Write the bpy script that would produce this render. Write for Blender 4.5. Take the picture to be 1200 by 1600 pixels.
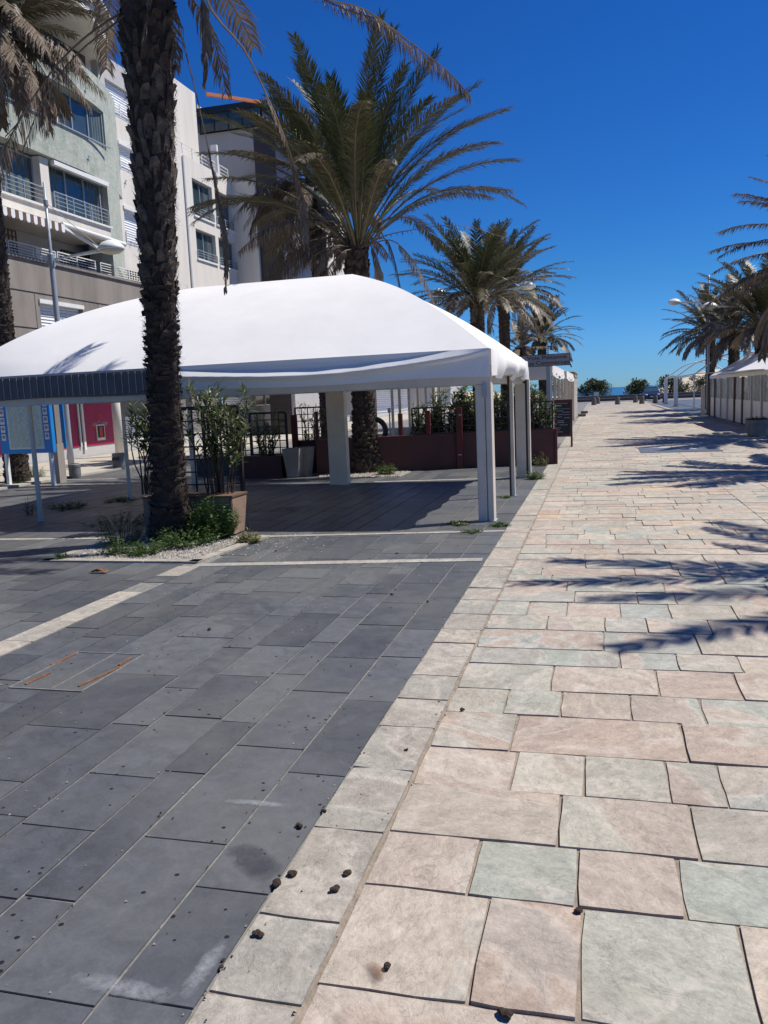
import bpy, bmesh, math, random
from mathutils import Vector, Matrix, noise
random.seed(7)
rad = math.radians
sc = bpy.context.scene
for o in list(bpy.data.objects): bpy.data.objects.remove(o)
col = sc.collection

# ------------------------------------------------------------------ camera
F_PX = 1280.0; EYE = 1.65; ROLL = .045; VPX, VPY = 334.0, -194.0
_n = Vector((ROLL, 1)).normalized(); _d = -(VPX*_n.x + VPY*_n.y)
_D = Vector((_n.x*F_PX**2/_d, _n.y*F_PX**2/_d, F_PX)).normalized()
_F = Vector((VPX, VPY, F_PX)).normalized()
_R = _D.cross(_F)
CM = Matrix((_R, _F, -_D))
def ray(px, py): return CM @ Vector((px-600, py-800, F_PX))
def at(px, py, X=None, Y=None, Z=None):
    """survey helper: world point seen at a photo pixel, on a plane of known X, Y or Z"""
    d = ray(px, py)
    t = X/d.x if X is not None else (Y/d.y if Y is not None else (Z-EYE)/d.z)
    return Vector((d.x*t, d.y*t, EYE+d.z*t))
def gr(px, py): return at(px, py, Z=0)
cd = bpy.data.cameras.new('camera'); cam = bpy.data.objects.new('camera', cd); col.objects.link(cam)
cd.sensor_fit = 'VERTICAL'; cd.sensor_height = 24; cd.sensor_width = 18; cd.lens = 24*F_PX/1600
cd.clip_start = .05; cd.clip_end = 30000
rx, ry, rz = CM @ Vector((1,0,0)), CM @ Vector((0,-1,0)), CM @ Vector((0,0,-1))
cam.matrix_world = Matrix(((rx.x,ry.x,rz.x,0),(rx.y,ry.y,rz.y,0),(rx.z,ry.z,rz.z,EYE),(0,0,0,1)))
sc.camera = cam
sc.render.resolution_x, sc.render.resolution_y = 768, 1024

# ------------------------------------------------------------------ world, sun, exposure
SUN_EL = rad(58); SUN_AZ = math.atan2(.89, .455)
w = bpy.data.worlds.new('World'); sc.world = w; w.use_nodes = True
nt = w.node_tree; sky = nt.nodes.new('ShaderNodeTexSky'); sky.sky_type = 'NISHITA'; sky.sun_disc = False
sky.sun_elevation = SUN_EL; sky.sun_rotation = SUN_AZ; sky.air_density = 1.0; sky.dust_density = .0; sky.ozone_density = 3.0
sky.altitude = 0
bg = nt.nodes['Background']; bg.inputs['Strength'].default_value = .108
hsv = nt.nodes.new('ShaderNodeHueSaturation'); hsv.inputs['Hue'].default_value = .508; hsv.inputs['Saturation'].default_value = 1.32; hsv.inputs['Value'].default_value = 1.0
nt.links.new(sky.outputs[0], hsv.inputs['Color'])
# clear dry air: the haze band at the horizon stays blue
tc_ = nt.nodes.new('ShaderNodeTexCoord'); sx_ = nt.nodes.new('ShaderNodeSeparateXYZ'); rp_ = nt.nodes.new('ShaderNodeValToRGB'); mu_ = nt.nodes.new('ShaderNodeMix'); mu_.data_type = 'RGBA'; mu_.blend_type = 'MULTIPLY'; mu_.inputs[0].default_value = 1
nt.links.new(tc_.outputs['Generated'], sx_.inputs[0]); nt.links.new(sx_.outputs['Z'], rp_.inputs[0])
e_ = rp_.color_ramp.elements; e_[0].position = 0; e_[0].color = (.20,.42,.96,1); e_[1].position = .5; e_[1].color = (.205,.46,.70,1); q_ = e_.new(.12); q_.color = (.17,.44,.72,1)
nt.links.new(hsv.outputs[0], mu_.inputs[6]); nt.links.new(rp_.outputs[0], mu_.inputs[7]); nt.links.new(mu_.outputs[2], bg.inputs[0])
sl = bpy.data.lights.new('sun', 'SUN'); sl.energy = 4.8; sl.angle = rad(.53); sl.color = (1, .95, .87)
so = bpy.data.objects.new('sun', sl); col.objects.link(so)
sv = Vector((math.sin(SUN_AZ)*math.cos(SUN_EL), math.cos(SUN_AZ)*math.cos(SUN_EL), math.sin(SUN_EL)))
so.rotation_euler = sv.to_track_quat('Z', 'Y').to_euler(); so.location = (20, 10, 40)
sc.view_settings.view_transform = 'Standard'; sc.view_settings.look = 'None'
sc.view_settings.exposure = 0.3; sc.view_settings.gamma = 1
sc.render.engine = 'CYCLES'
sc.cycles.transparent_max_bounces = 12

# ------------------------------------------------------------------ materials
def mat(name, c, rough=.7, var=.12, scale=4., bump=0., bscale=30., metal=0., spec=.5, c2=None, trans=0., detail=6, streak=None):
    m = bpy.data.materials.new(name); m.use_nodes = True; n = m.node_tree.nodes; L = m.node_tree.links
    b = n['Principled BSDF']; b.inputs['Roughness'].default_value = rough; b.inputs['Metallic'].default_value = metal
    b.inputs['Specular IOR Level'].default_value = spec
    tc = n.new('ShaderNodeTexCoord'); nz = n.new('ShaderNodeTexNoise'); nz.inputs['Scale'].default_value = scale
    nz.inputs['Detail'].default_value = detail; nz.inputs['Roughness'].default_value = .6
    if streak:
        mpp = n.new('ShaderNodeMapping'); mpp.inputs['Scale'].default_value = streak; L.new(tc.outputs['Object'], mpp.inputs[0]); L.new(mpp.outputs[0], nz.inputs['Vector'])
    else: L.new(tc.outputs['Object'], nz.inputs['Vector'])
    cr = n.new('ShaderNodeValToRGB'); cr.color_ramp.elements[0].position = .3; cr.color_ramp.elements[1].position = .7
    a = [x*(1-var) for x in c]; bb = [min(1, x*(1+var)) for x in c] if c2 is None else c2
    cr.color_ramp.elements[0].color = (*a, 1); cr.color_ramp.elements[1].color = (*bb, 1)
    L.new(nz.outputs['Fac'], cr.inputs['Fac']); L.new(cr.outputs['Color'], b.inputs['Base Color'])
    if bump:
        n2 = n.new('ShaderNodeTexNoise'); n2.inputs['Scale'].default_value = bscale; n2.inputs['Detail'].default_value = 8
        L.new(tc.outputs['Object'], n2.inputs['Vector'])
        bp = n.new('ShaderNodeBump'); bp.inputs['Strength'].default_value = bump; bp.inputs['Distance'].default_value = .02
        L.new(n2.outputs['Fac'], bp.inputs['Height']); L.new(bp.outputs['Normal'], b.inputs['Normal'])
    if trans:
        out = n['Material Output']; t = n.new('ShaderNodeBsdfTranslucent'); mx = n.new('ShaderNodeMixShader')
        mx.inputs['Fac'].default_value = trans; L.new(cr.outputs['Color'], t.inputs['Color'])
        L.new(b.outputs[0], mx.inputs[1]); L.new(t.outputs[0], mx.inputs[2]); L.new(mx.outputs[0], out.inputs['Surface'])
    return m

def leafmat(name, stops, trans=.25, rough=.5):
    """colour runs along a ramp by the 'tone' attribute of each leaf"""
    m = bpy.data.materials.new(name); m.use_nodes = True; n = m.node_tree.nodes; L = m.node_tree.links
    b = n['Principled BSDF']; b.inputs['Roughness'].default_value = rough; b.inputs['Specular IOR Level'].default_value = .45
    at_ = n.new('ShaderNodeAttribute'); at_.attribute_name = 'tone'
    sp = n.new('ShaderNodeSeparateColor'); L.new(at_.outputs['Color'], sp.inputs[0])
    cr = n.new('ShaderNodeValToRGB'); el = cr.color_ramp.elements
    while len(el) < len(stops): el.new(.5)
    for e, (p, c) in zip(el, stops): e.position = p; e.color = (*c, 1)
    L.new(sp.outputs[0], cr.inputs['Fac'])
    hs = n.new('ShaderNodeHueSaturation'); mr = n.new('ShaderNodeMapRange'); mr.inputs[3].default_value = .6; mr.inputs[4].default_value = 1.45
    L.new(sp.outputs[1], mr.inputs[0]); L.new(mr.outputs[0], hs.inputs['Value']); L.new(cr.outputs[0], hs.inputs['Color'])
    L.new(hs.outputs[0], b.inputs['Base Color'])
    out = n['Material Output']; t = n.new('ShaderNodeBsdfTranslucent'); mx = n.new('ShaderNodeMixShader')
    mx.inputs['Fac'].default_value = trans; L.new(hs.outputs[0], t.inputs['Color'])
    L.new(b.outputs[0], mx.inputs[1]); L.new(t.outputs[0], mx.inputs[2]); L.new(mx.outputs[0], out.inputs['Surface'])
    return m

def stonemat(name, ramp, veins, rough=.75, bump=.5, bscale=14., stretch=(1,1,1), spec=.3, pits=False, dirt=None):
    """each slab picks its own colour (attribute tone.r), a second mineral colour runs through it in noisy patches"""
    m = bpy.data.materials.new(name); m.use_nodes = True; n = m.node_tree.nodes; L = m.node_tree.links
    b = n['Principled BSDF']; b.inputs['Roughness'].default_value = rough; b.inputs['Specular IOR Level'].default_value = spec
    a = n.new('ShaderNodeAttribute'); a.attribute_name = 'tone'; sp = n.new('ShaderNodeSeparateColor'); L.new(a.outputs['Color'], sp.inputs[0])
    def rmp(stops, const=False):
        r = n.new('ShaderNodeValToRGB'); el = r.color_ramp.elements
        if const: r.color_ramp.interpolation = 'LINEAR'
        while len(el) < len(stops): el.new(.5)
        for e, (p, c) in zip(el, stops): e.position = p; e.color = (*c, 1) if not isinstance(c, float) else (c, c, c, 1)
        return r
    r1 = rmp(ramp); L.new(sp.outputs[0], r1.inputs[0])
    r2 = rmp(ramp); L.new(sp.outputs[1], r2.inputs[0])
    tc = n.new('ShaderNodeTexCoord')
    # every slab looks at its own piece of the noise
    off = n.new('ShaderNodeVectorMath'); off.operation = 'SCALE'; L.new(a.outputs['Color'], off.inputs[0]); off.inputs['Scale'].default_value = 37.
    add = n.new('ShaderNodeVectorMath'); add.operation = 'ADD'; L.new(tc.outputs['Object'], add.inputs[0]); L.new(off.outputs[0], add.inputs[1])
    mp = n.new('ShaderNodeMapping'); mp.inputs['Scale'].default_value = stretch
    rt = n.new('ShaderNodeVectorRotate'); rt.rotation_type = 'Z_AXIS'; an = n.new('ShaderNodeMath'); an.operation = 'MULTIPLY'; an.inputs[1].default_value = 3.1 if not pits else 1.
    L.new(sp.outputs[2], an.inputs[0]); L.new(an.outputs[0], rt.inputs['Angle']); L.new(add.outputs[0], rt.inputs['Vector']); L.new(rt.outputs[0], mp.inputs[0])
    def nz(scale, det=6, ro=.6, dis=0.):
        x = n.new('ShaderNodeTexNoise'); x.inputs['Scale'].default_value = scale; x.inputs['Detail'].default_value = det
        x.inputs['Roughness'].default_value = ro; x.inputs['Distortion'].default_value = dis; L.new(mp.outputs[0], x.inputs['Vector']); return x
    n1 = nz(1.25, 5, .55, .9); k = rmp([(.50, 0.), (.525, 1.)]); L.new(n1.outputs[0], k.inputs[0])
    ks = n.new('ShaderNodeMath'); ks.operation = 'MULTIPLY'; L.new(k.outputs[0], ks.inputs[0]); ks.inputs[1].default_value = veins
    mx = n.new('ShaderNodeMix'); mx.data_type = 'RGBA'; L.new(ks.outputs[0], mx.inputs[0]); L.new(r1.outputs[0], mx.inputs[6]); L.new(r2.outputs[0], mx.inputs[7])
    n2 = nz(9, 8, .7, .5); r3 = rmp([(.3, .74), (.7, 1.2)]); L.new(n2.outputs[0], r3.inputs[0])
    n3 = nz(70, 5, .8); r4 = rmp([(.3, .84), (.7, 1.12)]); L.new(n3.outputs[0], r4.inputs[0])
    m1 = n.new('ShaderNodeMix'); m1.data_type = 'RGBA'; m1.blend_type = 'MULTIPLY'; m1.inputs[0].default_value = 1; L.new(mx.outputs[2], m1.inputs[6]); L.new(r3.outputs[0], m1.inputs[7])
    m2 = n.new('ShaderNodeMix'); m2.data_type = 'RGBA'; m2.blend_type = 'MULTIPLY'; m2.inputs[0].default_value = 1; L.new(m1.outputs[2], m2.inputs[6]); L.new(r4.outputs[0], m2.inputs[7])
    last = m2.outputs[2]
    if dirt:   # wider stains that ignore the joints
        nd = n.new('ShaderNodeTexNoise'); nd.inputs['Scale'].default_value = .9; nd.inputs['Detail'].default_value = 6; L.new(tc.outputs['Object'], nd.inputs['Vector'])
        rd = rmp([(.4, 0.), (.62, 1.)]); L.new(nd.outputs[0], rd.inputs[0]); md = n.new('ShaderNodeMath'); md.operation = 'MULTIPLY'; md.inputs[1].default_value = dirt[1]
        L.new(rd.outputs[0], md.inputs[0]); m3 = n.new('ShaderNodeMix'); m3.data_type = 'RGBA'; L.new(md.outputs[0], m3.inputs[0]); L.new(last, m3.inputs[6]); m3.inputs[7].default_value = (*dirt[0], 1); last = m3.outputs[2]
    hsrc = n2.outputs[0]
    if not pits:   # a paler mineral seam where the two colours of a slab meet
        re_ = rmp([(.47, 0.), (.503, 1.), (.53, 0.)]); L.new(n1.outputs[0], re_.inputs[0]); me_ = n.new('ShaderNodeMath'); me_.operation = 'MULTIPLY'; L.new(re_.outputs[0], me_.inputs[0]); L.new(n2.outputs[0], me_.inputs[1])
        m5 = n.new('ShaderNodeMix'); m5.data_type = 'RGBA'; L.new(me_.outputs[0], m5.inputs[0]); L.new(last, m5.inputs[6]); m5.inputs[7].default_value = (.52,.47,.40,1); last = m5.outputs[2]
        n6 = nz(26, 8, .75, .6); r6 = rmp([(.36, .82), (.5, 1.), (.66, 1.12)]); L.new(n6.outputs[0], r6.inputs[0])
        m6 = n.new('ShaderNodeMix'); m6.data_type = 'RGBA'; m6.blend_type = 'MULTIPLY'; m6.inputs[0].default_value = .8; L.new(last, m6.inputs[6]); L.new(r6.outputs[0], m6.inputs[7]); last = m6.outputs[2]
    bp = n.new('ShaderNodeBump'); bp.inputs['Strength'].default_value = bump; bp.inputs['Distance'].default_value = .012
    n4 = nz(bscale, 10, .72, .9); L.new(n4.outputs[0], bp.inputs['Height'])
    nrm = bp.outputs['Normal']
    if pits:
        v = n.new('ShaderNodeTexVoronoi'); v.inputs['Scale'].default_value = 17; L.new(mp.outputs[0], v.inputs['Vector'])
        g = nz(3.0, 3); ra = rmp([(.5, 0.), (.62, .17)]); L.new(g.outputs[0], ra.inputs[0])
        lt = n.new('ShaderNodeMath'); lt.operation = 'LESS_THAN'; L.new(v.outputs['Distance'], lt.inputs[0]); L.new(ra.outputs[0], lt.inputs[1])
        mm = n.new('ShaderNodeMix'); mm.data_type = 'RGBA'; L.new(lt.outputs[0], mm.inputs[0]); L.new(last, mm.inputs[6]); mm.inputs[7].default_value = (.012, .012, .014, 1); last = mm.outputs[2]
        rr = n.new('ShaderNodeMapRange'); L.new(n2.outputs[0], rr.inputs[0]); rr.inputs[3].default_value = rough-.15; rr.inputs[4].default_value = rough+.2; L.new(rr.outputs[0], b.inputs['Roughness'])
    else:
        g = nz(2.2, 5, .6, 1.5); rc = rmp([(.492, 1.), (.5, .62), (.508, 1.)]); L.new(g.outputs[0], rc.inputs[0])
        mm = n.new('ShaderNodeMix'); mm.data_type = 'RGBA'; mm.blend_type = 'MULTIPLY'; mm.inputs[0].default_value = .6; L.new(last, mm.inputs[6]); L.new(rc.outputs[0], mm.inputs[7]); last = mm.outputs[2]
    L.new(last, b.inputs['Base Color']); L.new(nrm, b.inputs['Normal'])
    return m

def glassmat(name, tint=(.03,.05,.07), rough=.05):
    m = mat(name, tint, rough=rough, var=.3, scale=.6, spec=.8); return m
M = {}
M['street'] = stonemat('street_stone', [(0,(.42,.32,.255)),(.16,(.45,.375,.305)),(.34,(.355,.375,.32)),(.52,(.50,.43,.345)),(.72,(.42,.345,.29)),(.88,(.35,.37,.335)),(1,(.53,.385,.265))], .85, bump=.75, stretch=(1,1.35,1), dirt=((.21,.175,.14), .3))
M['border'] = stonemat('border_stone', [(0,(.38,.335,.285)),(.5,(.345,.34,.30)),(1,(.42,.365,.30))], .6, bump=1.0, stretch=(1,1,1), dirt=((.22,.19,.15), .3))
M['basalt'] = stonemat('basalt_tile', [(0,(.056,.061,.070)),(.35,(.075,.082,.093)),(.7,(.093,.10,.110)),(1,(.128,.136,.142))], .5, rough=.44, bump=.18, bscale=30, pits=True, spec=.55, dirt=((.145,.14,.128), .4))
M['mortar'] = mat('mortar', (.25,.205,.16), .9, .3, 12, .5, 60)
M['grout'] = mat('pale_grout', (.19,.185,.17), .9, .3, 20, .3, 80)
M['ground'] = mat('asphalt_ground', (.17,.165,.16), .85, .15, 1.5, .2, 90)
M['pale'] = mat('pale_paving', (.40,.37,.31), .85, .15, 3, .2, 40)
M['sand'] = mat('dune_sand', (.55,.46,.34), .95, .15, .5, .3, 4)
M['white'] = mat('white_paint', (.72,.72,.71), .5, .05, 3, .05, 30)
M['post'] = mat('ivory_coated_metal', (.60,.53,.44), .45, .10, 3, 0)
M['canvas'] = mat('white_canvas', (.755,.745,.735), .8, .04, 1.5, .12, 6, trans=.07)
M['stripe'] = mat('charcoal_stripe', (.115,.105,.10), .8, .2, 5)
M['facwhite'] = mat('white_render', (.66,.62,.56), .9, .09, 2.2, .1, 40, streak=(1,1,.12))
M['facshade'] = mat('grey_shade_render', (.45,.44,.44), .9, .06, 1.2, .1, 40)  # grey trim colour; on the upper storey it paints the shade of an unlit face
M['concrete'] = mat('concrete', (.23,.205,.185), .9, .22, 1.6, .25, 18, streak=(1,1,.25))
M['dark'] = mat('dark_metal', (.018,.018,.022), .45, .2, 5)
M['darkbrown'] = mat('dark_brown_cladding', (.035,.028,.03), .4, .2, 3)
M['glass'] = glassmat('window_glass', (.035,.06,.075)); M['tealglass'] = glassmat('teal_glass', (.06,.20,.24))
M['curtain'] = mat('curtain', (.085,.11,.115), .9, .2, 3)
M['shutter'] = mat('white_shutter', (.74,.76,.80), .6, .04, 2); M['greyshutter'] = mat('grey_shutter', (.13,.14,.15), .6, .1, 2)
M['burgundy'] = mat('burgundy_panel', (.070,.020,.016), .6, .15, 2.5, .1, 20)
M['redpost'] = mat('dark_red_wood', (.095,.014,.013), .55, .2, 5)
M['lattice'] = mat('dark_lattice', (.02,.017,.017), .6, .2, 6)
M['magenta'] = mat('magenta_panel', (.30,.005,.065), .5, .06, 2)
M['blue'] = mat('blue_panel', (.01,.22,.60), .4, .05, 2)
M['paper'] = mat('menu_paper', (.50,.62,.50), .5, .12, 9)
M['lamp'] = mat('lamp_metal', (.33,.36,.40), .4, .08, 3, metal=.2); M['lamphead'] = mat('lamp_shade_white', (.76,.77,.76), .35, .04, 3)
M['lens'] = mat('lamp_lens', (.60,.57,.45), .25, .05, 3)
M['bin'] = mat('grey_bin', (.15,.15,.155), .6, .15, 6, .1, 30)
M['stone'] = mat('dark_bollard_stone', (.12,.11,.10), .9, .2, 6, .4, 20)
M['terracotta'] = mat('brown_planter', (.26,.17,.12), .8, .15, 5, .2, 30)
M['taupe'] = mat('taupe_planter', (.30,.26,.23), .6, .08, 3)
M['potstone'] = mat('concrete_pot', (.30,.27,.23), .9, .15, 6, .3, 25)
M['soil'] = mat('soil', (.06,.045,.03), .95, .3, 20, .5, 40)
M['gravel'] = mat('white_gravel', (.24,.20,.15), .85, .25, 14, c2=(.52,.49,.43))
M['bark'] = mat('palm_bark', (.018,.011,.009), .95, .45, 9, .8, 22, c2=(.065,.042,.032))
M['boot'] = mat('palm_boot', (.020,.013,.010), .95, .4, 6, .6, 30, c2=(.105,.075,.056))
M['bootlight'] = mat('weathered_boot', (.045,.033,.026), .95, .4, 7, .6, 30, c2=(.19,.145,.11))
M['rachis'] = mat('palm_rachis', (.16,.13,.06), .6, .25, 8)
M['deadrachis'] = mat('dead_rachis', (.17,.115,.075), .8, .25, 8)
M['frond'] = leafmat('palm_leaflet', [(0,(.034,.050,.018)),(.35,(.062,.075,.028)),(.62,(.085,.070,.038)),(1,(.17,.12,.080))], .12)
M['dead'] = leafmat('dead_leaflet', [(0,(.042,.026,.017)),(.5,(.085,.056,.037)),(1,(.21,.16,.115))], .1, .8)
M['oleander'] = leafmat('oleander_leaf', [(0,(.045,.075,.03)),(.5,(.13,.165,.06)),(1,(.27,.28,.12))], .25)
M['weed'] = leafmat('weed_leaf', [(0,(.035,.08,.02)),(.6,(.09,.15,.035)),(1,(.30,.22,.10))], .3)
M['bush'] = leafmat('bush_leaf', [(0,(.035,.06,.025)),(.6,(.08,.10,.045)),(1,(.16,.15,.08))], .15)
M['stem'] = mat('plant_stem', (.07,.05,.035), .9, .3, 10)
M['sea'] = mat('sea_water', (.008,.07,.14), .25, .2, .02, .3, 1.2)
M['orange'] = mat('orange_timber', (.55,.17,.06), .6, .1, 3)
M['wood'] = mat('brown_wood_post', (.13,.075,.045), .7, .2, 6)
M['carpaint'] = mat('dark_blue_paint', (.012,.022,.06), .25, .1, 2, spec=.7)
M['tyre'] = mat('black_rubber', (.012,.012,.013), .8, .2, 5)
M['headlight'] = mat('headlight_glass', (.6,.62,.65), .1, .05, 3)
M['signgrey'] = mat('sign_grey', (.34,.33,.335), .5, .06, 3); M['ink'] = mat('black_ink', (.012,.012,.014), .6, .1, 3)
M['slate'] = mat('chalkboard', (.012,.012,.018), .5, .3, 8); M['chalk'] = mat('chalk', (.33,.33,.36), .9, .25, 30)
M['rust'] = mat('rusty_iron', (.20,.085,.04), .9, .4, 20, .3, 40); M['dung'] = mat('dried_brown_lump', (.035,.02,.012), .9, .4, 60, .8, 90)
M['marble'] = mat('white_plaque_marks', (.45,.47,.50), .6, .1, 10); M['plaque'] = mat('slate_plaque', (.10,.11,.13), .5, .15, 3)
M['chalkpaint'] = mat('worn_white_spray', (.34,.36,.39), .8, .2, 20)
M['drywood'] = mat('dry_leaf', (.22,.11,.06), .9, .3, 20)
M['brownclad'] = mat('beige_slats', (.33,.24,.15), .8, .2, 4)
M['redink'] = mat('red_emblem', (.50,.03,.02), .5, .1, 3); M['photo'] = mat('dish_photo', (.30,.14,.06), .6, .8, 60, c2=(.62,.50,.38))
M['milky'] = mat('milky_sheet', (.68,.65,.61), .5, .06, 2)

def vinyl(name, a=.45):
    m = bpy.data.materials.new(name); m.use_nodes = True; n = m.node_tree.nodes; L = m.node_tree.links
    b = n['Principled BSDF']; b.inputs['Base Color'].default_value = (.72,.75,.78,1); b.inputs['Roughness'].default_value = .12
    tc = n.new('ShaderNodeTexCoord'); nz = n.new('ShaderNodeTexNoise'); nz.inputs['Scale'].default_value = 1.6; nz.inputs['Distortion'].default_value = 2
    L.new(tc.outputs['Object'], nz.inputs['Vector']); bp = n.new('ShaderNodeBump'); bp.inputs['Strength'].default_value = .6; bp.inputs['Distance'].default_value = .15
    L.new(nz.outputs[0], bp.inputs['Height']); L.new(bp.outputs[0], b.inputs['Normal'])
    t = n.new('ShaderNodeBsdfTransparent'); t.inputs[0].default_value = (.75,.78,.8,1); mx = n.new('ShaderNodeMixShader'); mx.inputs[0].default_value = a
    L.new(t.outputs[0], mx.inputs[1]); L.new(b.outputs[0], mx.inputs[2]); L.new(mx.outputs[0], n['Material Output'].inputs[0]); return m
M['vinyl'] = vinyl('clear_vinyl')
def filmmat(name, c, scale, lo, hi, rough=.8):
    m = bpy.data.materials.new(name); m.use_nodes = True; n = m.node_tree.nodes; L = m.node_tree.links; b = n['Principled BSDF']; b.inputs['Base Color'].default_value = (*c,1); b.inputs['Roughness'].default_value = rough
    a = n.new('ShaderNodeAttribute'); a.attribute_name = 'tone'; sp = n.new('ShaderNodeSeparateColor'); L.new(a.outputs['Color'], sp.inputs[0])
    tc = n.new('ShaderNodeTexCoord'); nz = n.new('ShaderNodeTexNoise'); nz.inputs['Scale'].default_value = scale; nz.inputs['Detail'].default_value = 10; nz.inputs['Roughness'].default_value = .75; L.new(tc.outputs['Object'], nz.inputs['Vector'])
    m1 = n.new('ShaderNodeMath'); m1.operation = 'MULTIPLY'; L.new(sp.outputs[0], m1.inputs[0]); L.new(nz.outputs[0], m1.inputs[1])
    mr = n.new('ShaderNodeMapRange'); mr.inputs[1].default_value = lo; mr.inputs[2].default_value = hi; mr.inputs[4].default_value = .75; L.new(m1.outputs[0], mr.inputs[0])
    t = n.new('ShaderNodeBsdfTransparent'); mx = n.new('ShaderNodeMixShader'); L.new(mr.outputs[0], mx.inputs[0]); L.new(t.outputs[0], mx.inputs[1]); L.new(b.outputs[0], mx.inputs[2]); L.new(mx.outputs[0], n['Material Output'].inputs[0]); return m
M['spray'] = filmmat('worn_white_spray_film', (.50,.52,.55), 34, .24, .95); M['stain'] = filmmat('brown_stain_film', (.16,.085,.05), 14, .22, .60); M['wet'] = filmmat('dark_stain_film', (.060,.064,.072), 9, .22, .60, .4); M['calc'] = filmmat('chalky_vein_film', (.62,.58,.52), 20, .22, .55)

# ------------------------------------------------------------------ mesh builder
class MB:
    def __init__(s): s.v = []; s.f = []; s.t = []; s.sm = False; s.tone = None; s.mi = []; s.cm = 0
    def _add(s, vs, fs, tone=None):
        o = len(s.v); s.v += [tuple(p) for p in vs]; s.f += [tuple(i+o for i in f) for f in fs]; s.mi += [s.cm]*len(fs)
        s.t += [tone or (0,0,0)]*len(vs)
    def box(s, x0, x1, y0, y1, z0, z1, tone=None):
        s._add([(x0,y0,z0),(x1,y0,z0),(x1,y1,z0),(x0,y1,z0),(x0,y0,z1),(x1,y0,z1),(x1,y1,z1),(x0,y1,z1)],
               [(0,3,2,1),(4,5,6,7),(0,1,5,4),(1,2,6,5),(2,3,7,6),(3,0,4,7)], tone); return s
    def bar(s, a, b, w, h=None, up=(0,0,1)):
        a, b = Vector(a), Vector(b); h = h or w; d = (b-a).normalized(); u = Vector(up)
        if abs(d.dot(u)) > .95: u = Vector((0,1,0))
        r = d.cross(u).normalized()*w/2; q = r.cross(d).normalized()*h/2
        vs = [a-r-q,a+r-q,a+r+q,a-r+q,b-r-q,b+r-q,b+r+q,b-r+q]
        s._add(vs, [(0,1,2,3),(7,6,5,4),(0,4,5,1),(1,5,6,2),(2,6,7,3),(3,7,4,0)]); return s
    def tube(s, pts, rs, n=8, cap=True, tone=None):
        pts = [Vector(p) for p in pts]
        if not isinstance(rs, (list, tuple)): rs = [rs]*len(pts)
        vs = []; fs = []; prev = None
        for i, p in enumerate(pts):
            d = (pts[min(i+1, len(pts)-1)]-pts[max(i-1, 0)]).normalized()
            if prev is None:
                u = Vector((1,0,0)) if abs(d.x) < .9 else Vector((0,1,0))
                u = (u-d*u.dot(d)).normalized()
            else: u = (prev-d*prev.dot(d)).normalized()
            prev = u; v = d.cross(u)
            for k in range(n):
                a = 2*math.pi*k/n; vs.append(p+(u*math.cos(a)+v*math.sin(a))*rs[i])
        for i in range(len(pts)-1):
            for k in range(n): fs.append((i*n+k, i*n+(k+1)%n, (i+1)*n+(k+1)%n, (i+1)*n+k))
        if cap: fs.append(tuple(range(n-1, -1, -1))); fs.append(tuple((len(pts)-1)*n+k for k in range(n)))
        s._add(vs, fs, tone); return s
    def lathe(s, c, prof, n=24, sx=1, sy=1):
        vs = []; fs = []
        for (r, z) in prof:
            for k in range(n): a = 2*math.pi*k/n; vs.append((c[0]+r*sx*math.cos(a), c[1]+r*sy*math.sin(a), c[2]+z))
        m = len(prof)
        for i in range(m-1):
            for k in range(n): fs.append((i*n+k, i*n+(k+1)%n, (i+1)*n+(k+1)%n, (i+1)*n+k))
        fs.append(tuple(range(n-1, -1, -1))); fs.append(tuple((m-1)*n+k for k in range(n)))
        s._add(vs, fs); return s
    def quad(s, a, b, c, d, tone=None): s._add([a,b,c,d], [(0,1,2,3)], tone); return s
    def grid(s, fn, nu, nv):
        vs = [fn(i/nu, j/nv) for j in range(nv+1) for i in range(nu+1)]
        fs = [(j*(nu+1)+i, j*(nu+1)+i+1, (j+1)*(nu+1)+i+1, (j+1)*(nu+1)+i) for j in range(nv) for i in range(nu)]
        s._add(vs, fs); return s
    def prism(s, poly, z0, z1, tone=None):
        n = len(poly); vs = [(x,y,z0) for x,y in poly]+[(x,y,z1) for x,y in poly]
        s._add(vs, [tuple(range(n-1,-1,-1)), tuple(range(n,2*n))]+[(i,(i+1)%n,(i+1)%n+n,i+n) for i in range(n)], tone); return s
    def build(s, name, m, parent=None, smooth=False, bevel=0, solid=0, loc=None):
        me = bpy.data.meshes.new(name); org = Vector(loc) if loc is not None else Vector((0,0,0))
        if parent is not None and loc is None: org = parent.matrix_basis.translation if parent.parent is None else parent.parent.matrix_basis.translation
        me.from_pydata([tuple(Vector(p)-org) for p in s.v], [], s.f)
        ms = m if isinstance(m, (list, tuple)) else [m]
        for x in ms: me.materials.append(x)
        if len(ms) > 1: me.polygons.foreach_set('material_index', s.mi)
        if any(t != (0,0,0) for t in s.t):
            ca = me.color_attributes.new('tone', 'FLOAT_COLOR', 'POINT'); fl = []
            for t in s.t: fl += [t[0], t[1], t[2], 1]
            ca.data.foreach_set('color', fl)
        if smooth:
            me.polygons.foreach_set('use_smooth', [True]*len(me.polygons))
        me.update(); me.validate()
        o = bpy.data.objects.new(name, me); col.objects.link(o)
        if parent is None: o.location = org
        else: o.parent = parent
        if solid:
            md = o.modifiers.new('solid', 'SOLIDIFY'); md.thickness = solid; md.offset = 0
        if bevel:
            md = o.modifiers.new('bevel', 'BEVEL'); md.width = bevel; md.segments = 2; md.limit_method = 'ANGLE'
        return o

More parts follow.
